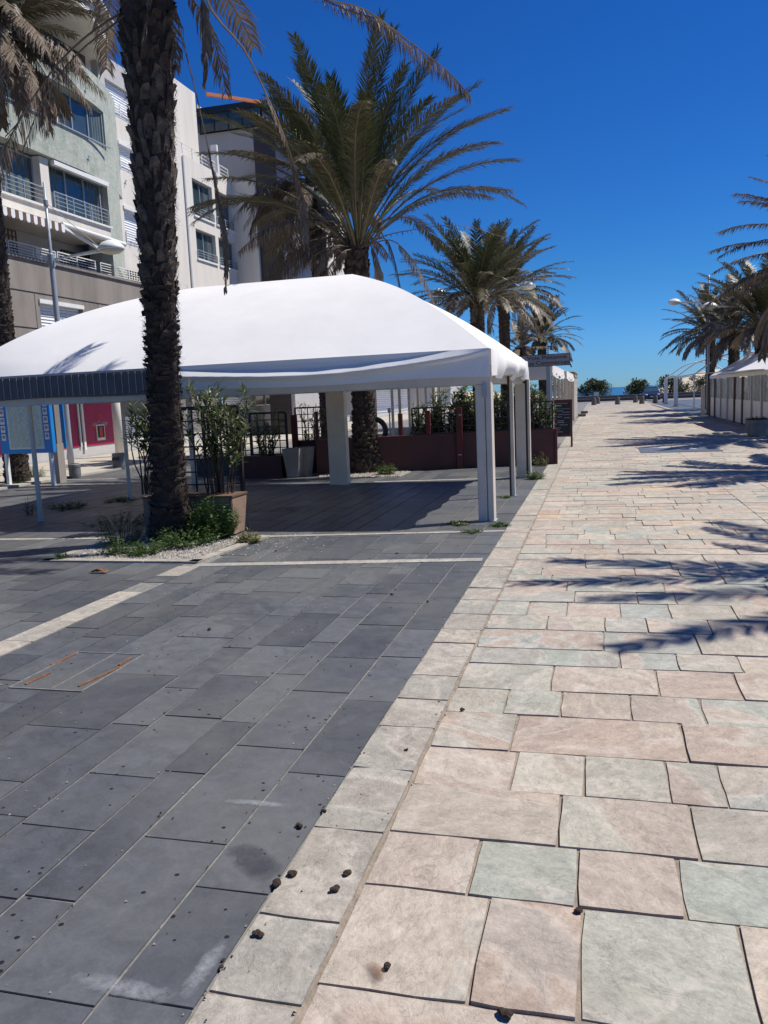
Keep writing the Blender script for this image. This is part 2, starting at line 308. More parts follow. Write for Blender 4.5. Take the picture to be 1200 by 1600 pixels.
def tag(o, label=None, cat=None, group=None, kind=None):
    if label: o['label'] = label
    if cat: o['category'] = cat
    if group: o['group'] = group
    if kind: o['kind'] = kind
    return o
def thing(name, label, cat, loc=(0,0,0), group=None):
    o = bpy.data.objects.new(name, None); col.objects.link(o); o.location = loc; o.empty_display_size = .2
    o.matrix_basis = Matrix.Translation(Vector(loc))
    return tag(o, label, cat, group)
def struct(name, mb, m, **k): return tag(mb.build(name, m, **k), kind='structure')
def text(s, size, loc, rot, m, parent, name, ext=.002, align='CENTER', sx=1.):
    c = bpy.data.curves.new('lettering', 'FONT'); c.body = s; c.size = size; c.extrude = ext; c.align_x = align; c.align_y = 'CENTER'
    t = bpy.data.objects.new('lettering', c); col.objects.link(t); bpy.context.view_layer.update()
    me = bpy.data.meshes.new_from_object(t.evaluated_get(bpy.context.evaluated_depsgraph_get()))
    bpy.data.objects.remove(t); me.materials.clear(); me.materials.append(m)
    mt = Matrix.Translation(Vector(loc)) @ rot.to_4x4() @ Matrix.Diagonal((sx,1,1,1)); me.transform(mt)
    org = Vector((0,0,0))
    if parent: org = parent.matrix_basis.translation if parent.parent is None else parent.parent.matrix_basis.translation
    me.transform(Matrix.Translation(-org))
    o = bpy.data.objects.new(name, me); col.objects.link(o); o.parent = parent; return o
ROT_FRONT = Matrix(((1,0,0),(0,0,-1),(0,1,0)))     # lettering readable from -Y
ROT_EAST = Matrix(((0,0,1),(1,0,0),(0,1,0)))       # lettering readable from +X
rnd = random.random
def ru(a, b): return random.uniform(a, b)
def tone(): return (rnd(), rnd(), rnd())
# ================================================================== THE SETTING
# ground in one sheet, falling to the beach
g = MB()
g.grid(lambda u, v: (-300+600*u, -40+205*v, -.03-(max(0, v-.76)**1.3)*14), 12, 60)
struct('ground', g, M['ground'])
g = MB(); g.quad((-9000,150,-2.6),(9000,150,-2.6),(14000,22000,-2.6),(-14000,22000,-2.6)); struct('sea', g, M['sea'])

# slab helper: an irregular flat stone with short sides
def slab(mb, x0, x1, y0, y1, z, j=.006, seg=2, tn=None, tilt=.0):
    per = []
    c = [(x0,y0),(x1,y0),(x1,y1),(x0,y1)]
    for i in range(4):
        a, b = c[i], c[(i+1)%4]
        for k in range(seg):
            t = k/seg; per.append((a[0]+(b[0]-a[0])*t+ru(-j,j), a[1]+(b[1]-a[1])*t+ru(-j,j)))
    if seg > 2:
        for i in (0, seg, 2*seg, 3*seg): per[i] = (per[i][0]+((x0+x1)/2-per[i][0])*ru(0,.022), per[i][1]+((y0+y1)/2-per[i][1])*ru(0,.03))
    n = len(per); tx, ty = ru(-tilt,tilt), ru(-tilt,tilt); cx, cy = (x0+x1)/2, (y0+y1)/2
    top = [(x, y, z+(x-cx)*tx+(y-cy)*ty) for x, y in per]; bot = [(x, y, -.02) for x, y in per]
    mb._add(top+bot, [tuple(range(n))]+[(i, n+i, n+(i+1)%n, (i+1)%n) for i in range(n)], tn or tone())

SX0, SX1, SMID = -.79, 4.62, 1.9
# mortar bed and the street slabs on it: rows run across the street, a long joint down the middle
b = MB(); b.quad((-1.09,-3,-.006),(4.9,-3,-.006),(4.9,95,-.006),(-1.09,95,-.006)); struct('street_mortar', b, M['mortar'])
st = MB()
def rowY(y): return at(850, y, Z=0).y
known = [(1700,[]),(1588,[(745,1500),(907,1510),(1170,1520)]),(1412,[(737,1370),(902,1380),(1065,1390)]),(1322,[(874,1290),(1085,1300)]),(1241,[(803,1205),(913,1210),(1043,1215),(1125,1217)]),
         (1177,[(802,1150),(1070,1160)]),(1119,[(790,1100),(877,1100),(985,1102),(1095,1104)]),(1080,[(863,1058),(1026,1060),(1148,1062)]),(1040,[(968,1028),(1057,1030),(1153,1032)]),
         (1015,[(943,1000),(1088,1002)]),(985,[(855,975),(945,975),(1010,975),(1107,975)]),(963,[(825,952),(886,952),(969,952),(1045,952)]),(941,[])]
ys = [rowY(k[0]) for k in known]
def put_row(y0, y1, cuts, near):
    cuts = sorted(cuts); gap = .010
    for a, bb in zip(cuts[:-1], cuts[1:]):
        if bb-a < .1: continue
        k = 3 if near else 1
        slab(st, a+gap*.5, bb-gap*.5, y0+gap*.5, y1-gap*.5, ru(-.001,.006), .0032 if near else .004, k, tilt=.004 if near else .003)
for i in range(1, len(known)-1):
    y0, y1 = ys[i], ys[i+1]
    if i+1 < len(known):
        cx = [at(px, py, Z=0).x for px, py in known[i][1]]
        cuts = [SX0]+cx
        x = cuts[-1]+ru(.4,.8)
        while x < SX1-.3:
            if abs(x-SMID) < .22: x = SMID
            cuts.append(x); x += ru(.3,.85)
        cuts.append(SX1); put_row(y0, y1, cuts, True)
y = ys[1]
while y > -2.5:
    h = ru(.28,.45); cuts = [SX0]; x = SX0+ru(.3,.8)
    while x < SX1-.3: cuts.append(x); x += ru(.35,.85)
    cuts.append(SX1); put_row(y-h, y, cuts, True); y -= h
y = ys[-1]
while y < 94:
    h = ru(.2,.42); h = h if y < 40 else h*1.5; cuts = [SX0]; x = SX0+ru(.2,.7)
    while x < SX1-.25:
        if abs(x-SMID) < .2: x = SMID
        cuts.append(x); x += ru(.28,.9)
    if SMID not in cuts: cuts.append(SMID)
    cuts.append(SX1); put_row(y, y+h, cuts, y < 14); y += h
struct('street', st, M['street'])
# pale border stones on both sides of the street
bd = MB()
for X0, X1 in ((-1.085,-.805),(4.64,4.9)):
    y = -2.5
    while y < 95:
        h = ru(.28,.62); slab(bd, X0, X1, y+.004, y+h-.004, ru(.0,.006), .005, 3 if y < 12 else 1, tilt=.006); y += h
struct('street_border', bd, M['border'])

# basalt tiles left of the street
b = MB(); b.quad((-12.8,-3,-.005),(-1.09,-3,-.005),(-1.09,26,-.005),(-12.8,26,-.005)); b.quad((4.9,-3,-.010),(12,-3,-.010),(12,95,-.010),(4.9,95,-.010)); struct('tile_bed', b, M['grout'])
tl = MB()
def skewY(Y, x): return Y + .13*(x+2.5)       # the pale cross bands run slightly askew
cols = [-1.09,-1.37,-1.73,-1.94,-2.29,-2.52,-2.98,-3.24,-3.50,-3.70,-4.0,-4.25,-4.5,-4.86,-5.1,-5.45,-5.7,-6.05,-6.4,-6.65,-7.0,-7.4,-7.65,-8.0,-8.4,-8.7,-9.1,-9.5,-9.8,-10.2,-10.5,-10.9,-11.3,-11.6,-12.0,-12.4,-12.8]
HX0, HX1, HY0, HY1 = -3.49,-2.985,4.06,4.76
for a, c in zip(cols[1:], cols[:-1]):
    y = -2.5+ru(0,.4)
    while y < 25.8:
        h = ru(.42,.85) if c-a > .28 else ru(.5,1.0)
        if c == -4.0 and (y < 6.45 or 7.05 < y < 7.6): y += h; continue
        if not (a < HX1 and c > HX0 and y < HY1 and y+h > HY0):
            slab(tl, a+.006, c-.006, y+.005, min(y+h-.005, 26), ru(-.0,.003), .002, 1, tilt=.0012)
        else:
            if y < HY0-.08: slab(tl, a+.004, c-.004, y+.002, HY0-.015, 0, .001, 1)
            if y+h > HY1+.08: slab(tl, a+.004, c-.004, HY1+.015, y+h-.002, 0, .001, 1)
        y += h
x = 4.9
while x < 11.8:
    wd = ru(.22,.4); y = 0
    while y < 92:
        h = ru(.5,.9); slab(tl, x+.004, x+wd-.004, y+.002, y+h-.002, 0, .001, 1); y += h
    x += wd
struct('basalt_paving', tl, M['basalt'])
# pale bands between the basalt tiles
bn = MB()
def band_long(x0, x1, y0, y1):
    y = y0
    while y < y1-.05:
        h = min(ru(.35,.7), y1-y); slab(bn, x0+.003, x1-.003, y+.003, y+h-.003, .005, .003, 2); y += h
band_long(-4.25,-4.0,-2.4,6.45); band_long(-4.25,-4.0,7.1,7.62)
def band_cross(Y, x0, x1, wd, k=.13):
    x = x0
    while x < x1-.05:
        h = min(ru(.4,.8), x1-x)
        pts = [(x+.003, Y+k*(x+2.5)),(x+h-.003, Y+k*(x+h+2.5)),(x+h-.003, Y+wd+k*(x+h+2.5)),(x+.003, Y+wd+k*(x+2.5))]
        bn.prism([(p[0]+ru(-.003,.003), p[1]+ru(-.003,.003)) for p in pts], -.012, .006, tone()); x += h
band_cross(7.76,-4.1,-1.09,.15); band_cross(9.5,-4.2,-1.09,.10); band_cross(9.35,-9.5,-6.2,.10,.05)
band_cross(15.7,-4.3,-1.09,.12,.10); band_cross(17.3,-12.7,-7.4,.12,.0); band_cross(16.1,-12.7,-8.2,.12,0)
struct('pale_bands', bn, M['border'])

# sunken service cover with rusty edges
t = tag(MB().box(HX0,HX1,HY0,HY1,-.016,-.0005,(.55,.4,.3)).build('service_cover', M['basalt'], loc=(-3.24,4.4,0)), 'rectangular service cover inlaid with grey slabs and rusty edges in the dark paving', 'manhole cover')
q = MB()
for px0, py0, px1, py1 in ((40,1070,78,1052),(80,1040,118,1022),(123,1073,190,1042),(186,1040,205,1028)):
    a, c = gr(px0, py0), gr(px1, py1); a.z = c.z = .004; MB().bar(a, c, .016, .006).build('rusty_edge', M['rust'], t)
q = MB()
for (a, c) in (((HX0,HY0),(HX1,HY0)),((HX1,HY0),(HX1,HY1)),((HX0,HY1),(HX1,HY1)),((HX0,HY0),(HX0,HY1)),((-3.2,HY0),(-3.2,HY1))):
    q.bar((a[0],a[1],0),(c[0],c[1],0), .010 if a[0] != -3.2 else .006, .008)
q.build('frame', M['grout'], t)

# pale pavement by the shops, road behind the tents
b = MB(); b.prism([(-12.8,12),(-12.8,26),(-13.2,60),(-13.2,110),(-17.3,110),(-17.3,12)], -.03, .05); struct('pavement', b, M['pale'])

# plaque inlaid in the street
pq = tag(MB().box(1.02,2.92,21.2,22.9,-.01,.012).build('inlaid_plaque', M['plaque'], loc=(2,22,0)), 'dark slate plaque set flat into the pale street paving', 'floor plaque')
q = MB()
for (px, py, l) in ((1038,700,.3),(1075,701,.25),(1083,702,.16),(1063,700,.12)):
    p = gr(px, py); MB().box(p.x-l/2, p.x+l/2, p.y-.12, p.y+.12, .013, .017).build('inlay_mark', M['marble'], pq)

# tree pit of the near palm
pit = MB()
pc = [(-6.05,7.72),(-4.1,7.72),(-3.95,9.35),(-6.0,9.35)]
def strip(mb, a, c, wd, z0, z1, seg=.5):
    a, c = Vector((*a,0)), Vector((*c,0)); d = c-a; n = max(1, int(d.length/seg)); u = d.normalized(); r = Vector((-u.y,u.x,0))*wd
    for i in range(n):
        p = a+d*(i/n)+u*.004; e = a+d*((i+1)/n)-u*.004
        mb.prism([(p.x,p.y),(e.x,e.y),(e.x+r.x,e.y+r.y),(p.x+r.x,p.y+r.y)], z0, z1, tone())
strip(pit, pc[0], pc[1], .13, -.01, .022); strip(pit, pc[1], pc[2], .13, -.01, .022); strip(pit, pc[3], pc[0], .13, -.01, .022)
struct('tree_pit_edging', pit, M['border'])
def gravel(x0, x1, y0, y1, n, label, r=(.008,.022)):
    name = 'gravel'
    mb = MB(); mb.box(x0, x1, y0, y1, -.01, .008)
    for _ in range(n):
        c = Vector((ru(x0,x1), ru(y0,y1), .012)); s = ru(*r); vs = []
        for dx, dy, dz in ((1,0,0),(-1,0,0),(0,1,0),(0,-1,0),(0,0,1)): vs.append(c+Vector((dx*s*ru(.6,1.3), dy*s*ru(.6,1.3), dz*s*ru(.5,1.1))))
        mb._add(vs, [(0,2,4),(2,1,4),(1,3,4),(3,0,4)])
    return tag(mb.build(name, M['gravel']), label, 'gravel', kind='stuff')
gravel(-5.92,-4.22,7.85,9.3,5200,'white gravel bed round the near palm trunk')
for nm, mt, cnt, lab in (('paving_grit', M['dung'], 260, 'brown grit and crumbs of earth strewn over the paving'), ('mortar_chips', M['gravel'], 240, 'pale chips of stone and mortar strewn over the paving')):
    o = MB()
    for _ in range(cnt):
        if rnd() < .5: x, y = ru(-3.8,-.8), 1.8+8*rnd()**1.6
        else: x, y = random.choice((-1.09,-.80,-1.37,-1.73,-2.29))+random.gauss(0,.02), 1.8+9*rnd()**1.3
        s = ru(.002,.006)*(1+y*.06); c = Vector((x,y,.006)); o._add([c+Vector((s*ru(.5,1.5),0,0)),c+Vector((-s*.6,s*ru(.5,1.5),0)),c+Vector((-s*.6,-s,0)),c+Vector((0,0,s*.8))], [(0,1,3),(1,2,3),(2,0,3)])
    tag(o.build(nm, mt), lab, 'grit', kind='stuff')
gravel(-5.9,-4.0,16.55,17.6,1500, 'pale gravel round the palm trunk by the burgundy wall', r=(.012,.03))
gravel(-14.2,-12.85,15.2,18.2,1500, 'pale gravel under the blue menu board', r=(.015,.035))
o = MB()
for _ in range(260):
    x, y = ru(-4.0,-2.9), ru(7.9,9.5)
    if rnd() < (x+4)/1.1: continue
    s = ru(.006,.016); c = Vector((x,y,.006)); o._add([c+Vector((s,0,0)),c+Vector((-s*.6,s,0)),c+Vector((-s*.6,-s,0)),c+Vector((0,0,s))], [(0,1,3),(1,2,3),(2,0,3)])
tag(o.build('scattered_gravel', M['gravel']), 'loose chips spilled from the palm bed onto dark paving', 'gravel', kind='stuff')

# dunes beyond the sea wall
def dune(x, y):
    r = 0
    for cx, cy, sx, sy, h in ((30,150,14,14,3.1),(52,150,16,16,3.4),(17,148,7,12,2.9),(75,160,22,20,3),(-25,150,22,14,2.0),(-60,150,30,18,3)):
        r += h*math.exp(-((x-cx)/sx)**2-((y-cy)/sy)**2)
    return -.25+r+.25*noise.noise((x*.12,y*.12,0))
g = MB(); g.grid(lambda u, v: (-140+280*u, 113+60*v, dune(-140+280*u, 113+60*v)-.6*v), 90, 24)
struct('dunes', g, M['sand'], smooth=True)
# coast road
g = MB(); g.quad((-200,95.5,-.018),(200,95.5,-.018),(200,113.5,-.018),(-200,113.5,-.018)); struct('coast_road', g, M['ground'])

# low sea wall with pale copings
t = thing('low_wall', 'long low dark wall with pale copings crossing the far end of the street', 'wall', (0,106,0))
MB().box(-60,80,105.8,106.1,-.3,.60).build('wall_body', M['stone'], t)
MB().box(-60,80,105.74,106.16,.602,.67).build('coping', M['potstone'], t)
t = thing('guard_rail', 'pale rail on short posts in front of the low sea wall', 'railing', (0,104,0))
q = MB()
for i in range(24): x = -24+i*3; MB().box(x-.06,x+.06,104-.06,104.06,-.1,.3).build('rail_post', M['stone'], t)
MB().box(-42,66,103.95,104.05,.302,.40).build('rail', M['potstone'], t)
# ================================================================== PALMS
def bez(pts, n):
    """Catmull-Rom through control points"""
    P = [Vector(p) for p in pts]; P = [2*P[0]-P[1]]+P+[2*P[-1]-P[-2]]; out = []
    for i in range(1, len(P)-2):
        for k in range(n):
            t = k/n; a, b, c, d = P[i-1:i+3]
            out.append(.5*((2*b)+(c-a)*t+(2*a-5*b+4*c-d)*t*t+(3*b-a-3*c+d)*t**3))
    out.append(P[-2]); return out
def frond(lf, rc, pts, wid, n=60, dry=0., droop=0., start=.18, lw=.022, rr=.016, thin=1., fwd=.75, roll=0.):
    """rachis through pts, pairs of blades along it; goes into the two builders lf (blades) and rc (stalk)"""
    m = len(pts)-1
    rc.tube(pts[::2] if m > 8 else pts, [max(.004, rr*(1-.8*i/len(pts[::2] if m > 8 else pts))) for i in range(len(pts[::2] if m > 8 else pts))], 4, cap=False)
    down = Vector((0,0,-1))
    for i in range(n):
        t = start+(1-start)*(i+rnd()*.6)/n; k = min(m-1, int(t*m)); fr = t*m-k
        p = pts[k].lerp(pts[k+1], min(1, fr)); d = (pts[k+1]-pts[k]).normalized()
        sd = d.cross(Vector((0,0,1)))
        if sd.length < .12: sd = d.cross(Vector((math.sin(roll), math.cos(roll), 0)))
        sd.normalize(); up = sd.cross(d).normalized()
        if roll: 
            sd = sd*math.cos(roll)+up*math.sin(roll); up = sd.cross(d).normalized()
        prof = (.45+.55*min(1, (t-start)/.2))*(1 if t < .72 else 1-.5*((t-.72)/.28)**1.3)
        for sgn in (-1, 1):
            if rnd() > thin: continue
            L = wid*prof*ru(.75,1.12); f = fwd*ru(.75,1.25)+.5*max(0,t-.7)
            dr = (d*f+sd*sgn*ru(.65,1.)+up*ru(.0,.42)*(1-dry)+down*droop*ru(.5,1.5)).normalized()
            q = p+dr*L*.55+down*L*.03; e = p+(dr+down*(.10+.55*droop+.25*dry)*ru(.4,1.4)).normalized()*L
            wv = dr.cross(up if abs(dr.dot(up)) < .9 else d).normalized()*lw*ru(.8,1.2)*.5
            tn = (max(0,min(1,dry*.75+ru(-.12,.3)+.15*t)), rnd(), rnd())
            lf._add([p-wv*.6, p+wv*.6, q+wv, q-wv, e], [(0,1,2,3),(3,2,4)], tn)
def arc_pts(base, az, el0, L, bend, n=12, power=1.35, side=0.):
    pts = [Vector(base)]; a = az
    for i in range(1, n+1):
        s = i/n; el = el0-bend*s**power; a = az+side*s
        pts.append(pts[-1]+Vector((math.cos(el)*math.cos(a), math.cos(el)*math.sin(a), math.sin(el)))*L/n)
    return pts
def trunk(t, x, y, h, r0, r1, name='trunk', rough=1., rfun=None, boots=True, lean=(0,0), seed=0, ragged=False):
    random.seed(seed+11)
    rf = rfun or (lambda s: r0+(r1-r0)*s+.06*math.exp(-s*h*3))
    mb = MB(); n = 18; st_ = max(10, int(h/.09)); vs = []
    def fn(u, v):
        a = u*2*math.pi; z = -.05+v*(h+.05); s = v
        r = rf(s)*(1+.07*noise.noise((math.cos(a)*2, math.sin(a)*2, z*5+seed))+.03*math.sin(z*70))
        return (x+lean[0]*s+r*math.cos(a), y+lean[1]*s+r*math.sin(a), z)
    mb.grid(fn, n, st_)
    o = mb.build(name, M['bark'], t, smooth=False)
    if boots:
        bt = MB(); b2 = MB(); bt0 = bt; ring = 0; z = .12
        while z < h-.02:
            s = z/h; r = rf(s); mid = ragged and .46 < s < .80; k = 9 if mid else max(7, int(2*math.pi*r/.16)); big = 1.5 if mid else .6+ .9*max(0, s-.35); bt = b2 if mid and rnd() < .75 else bt0
            for i in range(k):
                if rnd() < (.28 if ragged and s < .5 else .06): continue
                a = 2*math.pi*(i+.5*(ring%2)+ru(-.3,.3))/k
                hh = ru(.05,.13)*big*(1.0 if ragged and s < .5 else 1.7); out = ru(.006,.05)*(.8+.9*max(0,s-.4))*rough; ww = math.pi*r/k*(ru(.7,1.5) if ragged and s < .5 else ru(.4,.95))
                cs, sn = math.cos(a), math.sin(a); T = Vector((-sn,cs,0)); N = Vector((cs,sn,0))
                c = Vector((x+lean[0]*s, y+lean[1]*s, z+ru(-.02,.02)))
                p0 = c+N*(r-.012); p1 = c+N*(r+out*.75)+Vector((0,0,hh*.75)); p2 = c+N*(r+out)+Vector((0,0,hh)); p3 = c+N*(r-.02)+Vector((0,0,hh*ru(.9,1.15)))
                jj = .016 if ragged else .010; j = lambda: Vector((ru(-1,1),ru(-1,1),ru(-1,1)))*jj
                bt._add([p0-T*ww+j(),p0+T*ww+j(),p1-T*ww*.8+j(),p1+T*ww*.8+j(),p2-T*ww*.5+j(),p2+T*ww*.5+j(),p3-T*ww*.6+j(),p3+T*ww*.6+j()],
                        [(0,1,3,2),(2,3,5,4),(4,5,7,6),(0,2,4,6),(1,7,5,3)])
            z += ru(.055,.08)*(1+.9*max(0,s-.4))*(1.35 if mid else 1); ring += 1
        bt = bt0
        if ragged:
            for _ in range(9000):
                z = h*rnd()**1.2; s = z/h; r = rf(s)+ru(0,.03); a = ru(0,6.283); N = Vector((math.cos(a), math.sin(a), 0)); T = Vector((-N.y, N.x, 0))
                c = Vector((x+lean[0]*s, y+lean[1]*s, z))+N*r; d = (T*ru(-1,1)+Vector((0,0,ru(-.6,.8)))+N*ru(0,.5)).normalized()*ru(.03,.13); w_ = Vector((0,0,1)).cross(d).normalized()*ru(.002,.006)
                if w_.length < .001: continue
                bt._add([c-w_, c+w_, c+d], [(0,1,2)])
        bt.build('leaf_bases', M['boot'], o)
        if b2.v: b2.build('weathered_leaf_bases', M['bootlight'], o)
    return o
def crown(t, x, y, z, n, L, seed, dry=.2, elmax=86, elmin=-8, wid=.42, leaflets=56, lw=.024, sparse_low=False, thin=1., bendk=1., azf=None, fwd=.85, start=.18):
    random.seed(seed); lf, rc = MB(), MB()
    for i in range(n):
        s = (i+.5)/n; az = i*2.39996+ru(-.2,.2)
        if azf: az = azf(i, az)
        el = rad(elmax-(elmax-elmin)*s**.85+ru(-6,6)); l = L*ru(.85,1.08)*(1 if s > .08 else .8)
        bend = rad((28+46*s)*ru(.75,1.25))*bendk
        d = dry+(.55*max(0, s-.45)/.55)+ru(-.1,.12)
        base = (x+.10*math.cos(az)*s, y+.10*math.sin(az)*s, z-.35*s)
        frond(lf, rc, arc_pts(base, az, el, l, bend, side=ru(-.25,.25)), wid*ru(.85,1.1), leaflets, max(0,min(1,d)), .25*max(0,d-.35), start=start, lw=lw, rr=.022, thin=thin, fwd=fwd)
    lf.cm = 0; k = len(lf.f); lf.v += []; o = len(lf.v)
    lf.v += rc.v; lf.t += [(.55,.5,.5)]*len(rc.v); lf.f += [tuple(i+o for i in f) for f in rc.f]; lf.mi = [0]*k+[1]*len(rc.f)
    return lf.build('crown', [M['frond'], M['rachis']], t)
def dead_frond(t, pts, wid, n=60, droop=.9, thin=.9, lw=.02, start=.25, rr=.014, fwd=.5, roll=0.):
    lf, rc = MB(), MB(); frond(lf, rc, pts, wid, n, .9, droop, start, lw, rr, thin, fwd, roll); k = len(lf.f); o = len(lf.v)
    lf.v += rc.v; lf.t += [(.3,.5,.5)]*len(rc.v); lf.f += [tuple(i+o for i in f) for f in rc.f]; lf.mi = [0]*k+[1]*len(rc.f)
    return lf.build('dead_frond', [M['dead'], M['deadrachis']], t)
def skirt(t, x, y, z, n, L, seed, azs=None, elr=(-75,-25), wid=.35, nl=44, spread=.12):
    random.seed(seed)
    for i in range(n):
        az = (azs[i%len(azs)] if azs else i*2.39996)+ru(-.25,.25)
        el = rad(ru(*elr)); pts = arc_pts((x+spread*math.cos(az), y+spread*math.sin(az), z+ru(-.3,.1)), az, rad(ru(0,35)) if rnd() < .5 else el+rad(30), L*ru(.7,1.1), rad(ru(60,105)), n=12, power=.7)
        dead_frond(t, pts, wid*ru(.8,1.1), nl, .8, .85)
PG = 'date palms in rows along the promenade'
# the near palm in the gravel bed
p1 = thing('palm_tree', 'tall dark trunked palm standing in the gravel bed in front of the marquee', 'palm tree', (-5.16,9.06,0), PG)
def rf1(s):
    z = s*6.75; return .178+.07*math.exp(-z*2.2)+.112*(1/(1+math.exp(-(z-4.9)*1.4)))
trunk(p1, -5.16, 9.06, 6.75, .2, .3, rfun=rf1, rough=1.35, seed=1, lean=(.27,.0), ragged=True)
crown(p1, -4.89, 9.06, 6.95, 36, 3.7, 21, dry=.35, elmin=30, leaflets=80, wid=.42, bendk=.75)
random.seed(5)
def pxpath(lst, n=6): return bez([at(a, b_, Y=Y) for a, b_, Y in lst], n)
dead_frond(p1, pxpath([(205,12,9.0),(150,45,8.9),(90,100,8.8),(35,180,8.7),(0,250,8.7),(-30,330,8.7)]), .34, 60, .9, .9, start=.42, rr=.017)
dead_frond(p1, pxpath([(200,20,8.9),(165,48,8.7),(120,85,8.5),(70,150,8.4),(30,250,8.3)]), .26, 46, .8, .7, start=.5)
dead_frond(p1, pxpath([(270,5,9.2),(300,120,9.3),(325,230,9.4),(345,330,9.5),(353,400,9.5),(352,455,9.5)]), .13, 130, 1.2, 1., lw=.014, start=.4, rr=.010)
dead_frond(p1, pxpath([(262,-120,9.2),(300,-60,9.1),(318,10,9.1),(322,70,9.1),(318,130,9.1)]), .22, 80, 1.6, 1., lw=.026, start=.3)
dead_frond(p1, pxpath([(300,-70,9.5),(330,15,9.6),(380,75,9.7),(415,145,9.8),(445,215,9.8),(470,300,9.9),(478,380,9.9)]), .26, 90, 1.3, .9, start=.5, rr=.016)
dead_frond(p1, pxpath([(250,-240,9.2),(400,-60,9.7),(500,-5,9.9),(570,15,10.1),(640,65,10.3),(700,112,10.5),(735,150,10.6)]), .28, 90, 1.0, .9, start=.4, rr=.016)
dead_frond(p1, pxpath([(250,-240,9.2),(380,-60,9.4),(455,-25,9.5),(540,15,9.6),(600,35,9.7),(645,80,9.8)]), .2, 60, .9, .7, start=.45, rr=.014)
dead_frond(p1, pxpath([(225,-60,8.8),(232,-10,8.75),(228,30,8.72),(222,62,8.72)]), .16, 40, 1.4, 1., start=.2)
skirt(p1, -4.89, 9.06, 6.9, 3, 1.4, 31, azs=[2.0,1.2,1.6], spread=.3)
# shoots at its foot are weeds, built below

# the palm between the marquee and the red wall
p2 = thing('palm_tree', 'lush green crowned palm rising behind the white marquee, trunk base by the burgundy wall', 'palm tree', (-5.05,17.69,0), PG)
def rf2(s):
    z = s*4.9; return .23+.16*math.exp(-z*1.6)+.06*max(0, s-.6)
trunk(p2, -5.05, 17.69, 4.9, .25, .3, rfun=rf2, seed=2)
crown(p2, -5.0, 17.69, 5.1, 60, 4.0, 42, dry=.10, elmax=89, elmin=44, leaflets=140, wid=.44, lw=.021, bendk=1.0, fwd=1.15, start=.24)
random.seed(15)
Y2 = 17.5
for pl in ([(560,390,Y2),(590,372,Y2),(640,360,Y2),(720,352,Y2),(790,372,Y2)],):
    dead_frond(p2, pxpath(pl), .12, 30, .8, .5)
for pl in ([(570,385,Y2),(610,375,Y2-.2),(640,400,Y2-.4),(665,440,Y2-.5),(690,500,Y2-.6)], [(570,385,Y2),(600,372,Y2),(615,400,Y2),(628,460,Y2)],
           [(562,370,17.4),(580,385,17.2),(590,410,17.1),(592,450,17.1)], [(545,385,17.3),(520,385,17),(490,400,16.8),(450,430,16.6)],[(548,390,17.3),(535,395,17),(520,425,16.9),(512,460,16.8)]):
    dead_frond(p2, pxpath(pl), .34, 56, 1.3, .95, start=.2 if pl[0][0] < 560 else .35)
skirt(p2, -5.05, 17.69, 5.1, 9, 1.4, 52, azs=[3.4,2.6,3.9,1.6,4.4], spread=.22)
skirt(p2, -5.05, 17.69, 5.3, 9, 2.9, 53, azs=[2.9,3.3,3.7,4.1,2.5], spread=.15, elr=(-5,25), nl=90)

def palm(label, x, y, h, seed, n=60, L=3.5, dry=.3, sk=6, r=(.25,.28), wid=.46, leaflets=60, lw=.045, elmin=-5, **k):
    t = thing('palm_tree', label, 'palm tree', (x,y,0), PG)
    trunk(t, x, y, h, r[0], r[1], seed=seed); crown(t, x, y, h+.1, n, L, seed*3+1, dry=dry, elmin=elmin, leaflets=leaflets, wid=wid, lw=lw, **k)
    if sk: skirt(t, x, y, h+.1, sk, L*.5, seed+70, nl=34)
    return t
tp = palm('shaggy palm with brown hanging fronds at the left edge, behind the blue menu board', -13.45, 16.7, 9.9, 3, n=50, L=2.9, dry=.45, sk=0, leaflets=80, wid=.5, elmin=15)
skirt(tp, -13.45, 16.7, 10.1, 34, 2.5, 92, azs=[-1.2,-.9,-.5,-.2,.2,-1.5,.5,-2.0,-.7], elr=(-60,-10), wid=.6, nl=100, spread=.5)
tp = palm('dry brown palm behind the lush palm, beside the dark tower', -8.35, 25, 8.3, 4, n=34, L=2.7, dry=.75, sk=0, elmin=-30, r=(.2,.24), leaflets=70)
skirt(tp, -8.35, 25, 8.5, 16, 3.0, 93, azs=[3.1,3.5,2.8,3.9,2.4], elr=(-30,10), wid=.5, nl=70)
palm('full green palm behind the marquee, left trunk of the middle pair', -4.95, 35.6, 5.5, 5, n=74, L=3.9, dry=.22, leaflets=60, lw=.042, wid=.5, elmin=18, sk=3)
palm('brownish palm behind the marquee, right trunk of the middle pair', -4.7, 44, 6.7, 6, n=74, L=3.8, dry=.45, leaflets=60, lw=.048, elmin=8, sk=4)
palm('withered low palm partly hidden between the middle pair and the farthest left palm', -4.5, 51, 4.2, 7, n=22, L=2.6, dry=.8, sk=12, elmin=-20)
palm('small green palm with windswept crown, farthest of the left row', -3.6, 57, 5.2, 8, n=50, L=2.9, dry=.15, leaflets=54, lw=.05, sk=3, elmin=5)
palm('right hand palm with its trunk outside the picture, nearest to the camera', 6.85, 9.4, 5.7, 12, n=34, L=3.8, dry=.4, wid=.36)
palm('right hand palm outside the picture throwing fan shadows on mid street', 6.8, 17.9, 5.4, 13, n=36, L=3.6, dry=.4)
palm('bare looking palm whose brown fronds reach in from the right edge', 7.1, 27.0, 5.0, 14, n=60, L=4.2, dry=.7, leaflets=90, lw=.04)
palm('dark palm standing behind the clear sided tent, right of the dense pair', 7.3, 41.5, 4.1, 15, n=64, L=3.7, dry=.45, leaflets=60, lw=.045, elmin=14, sk=3)
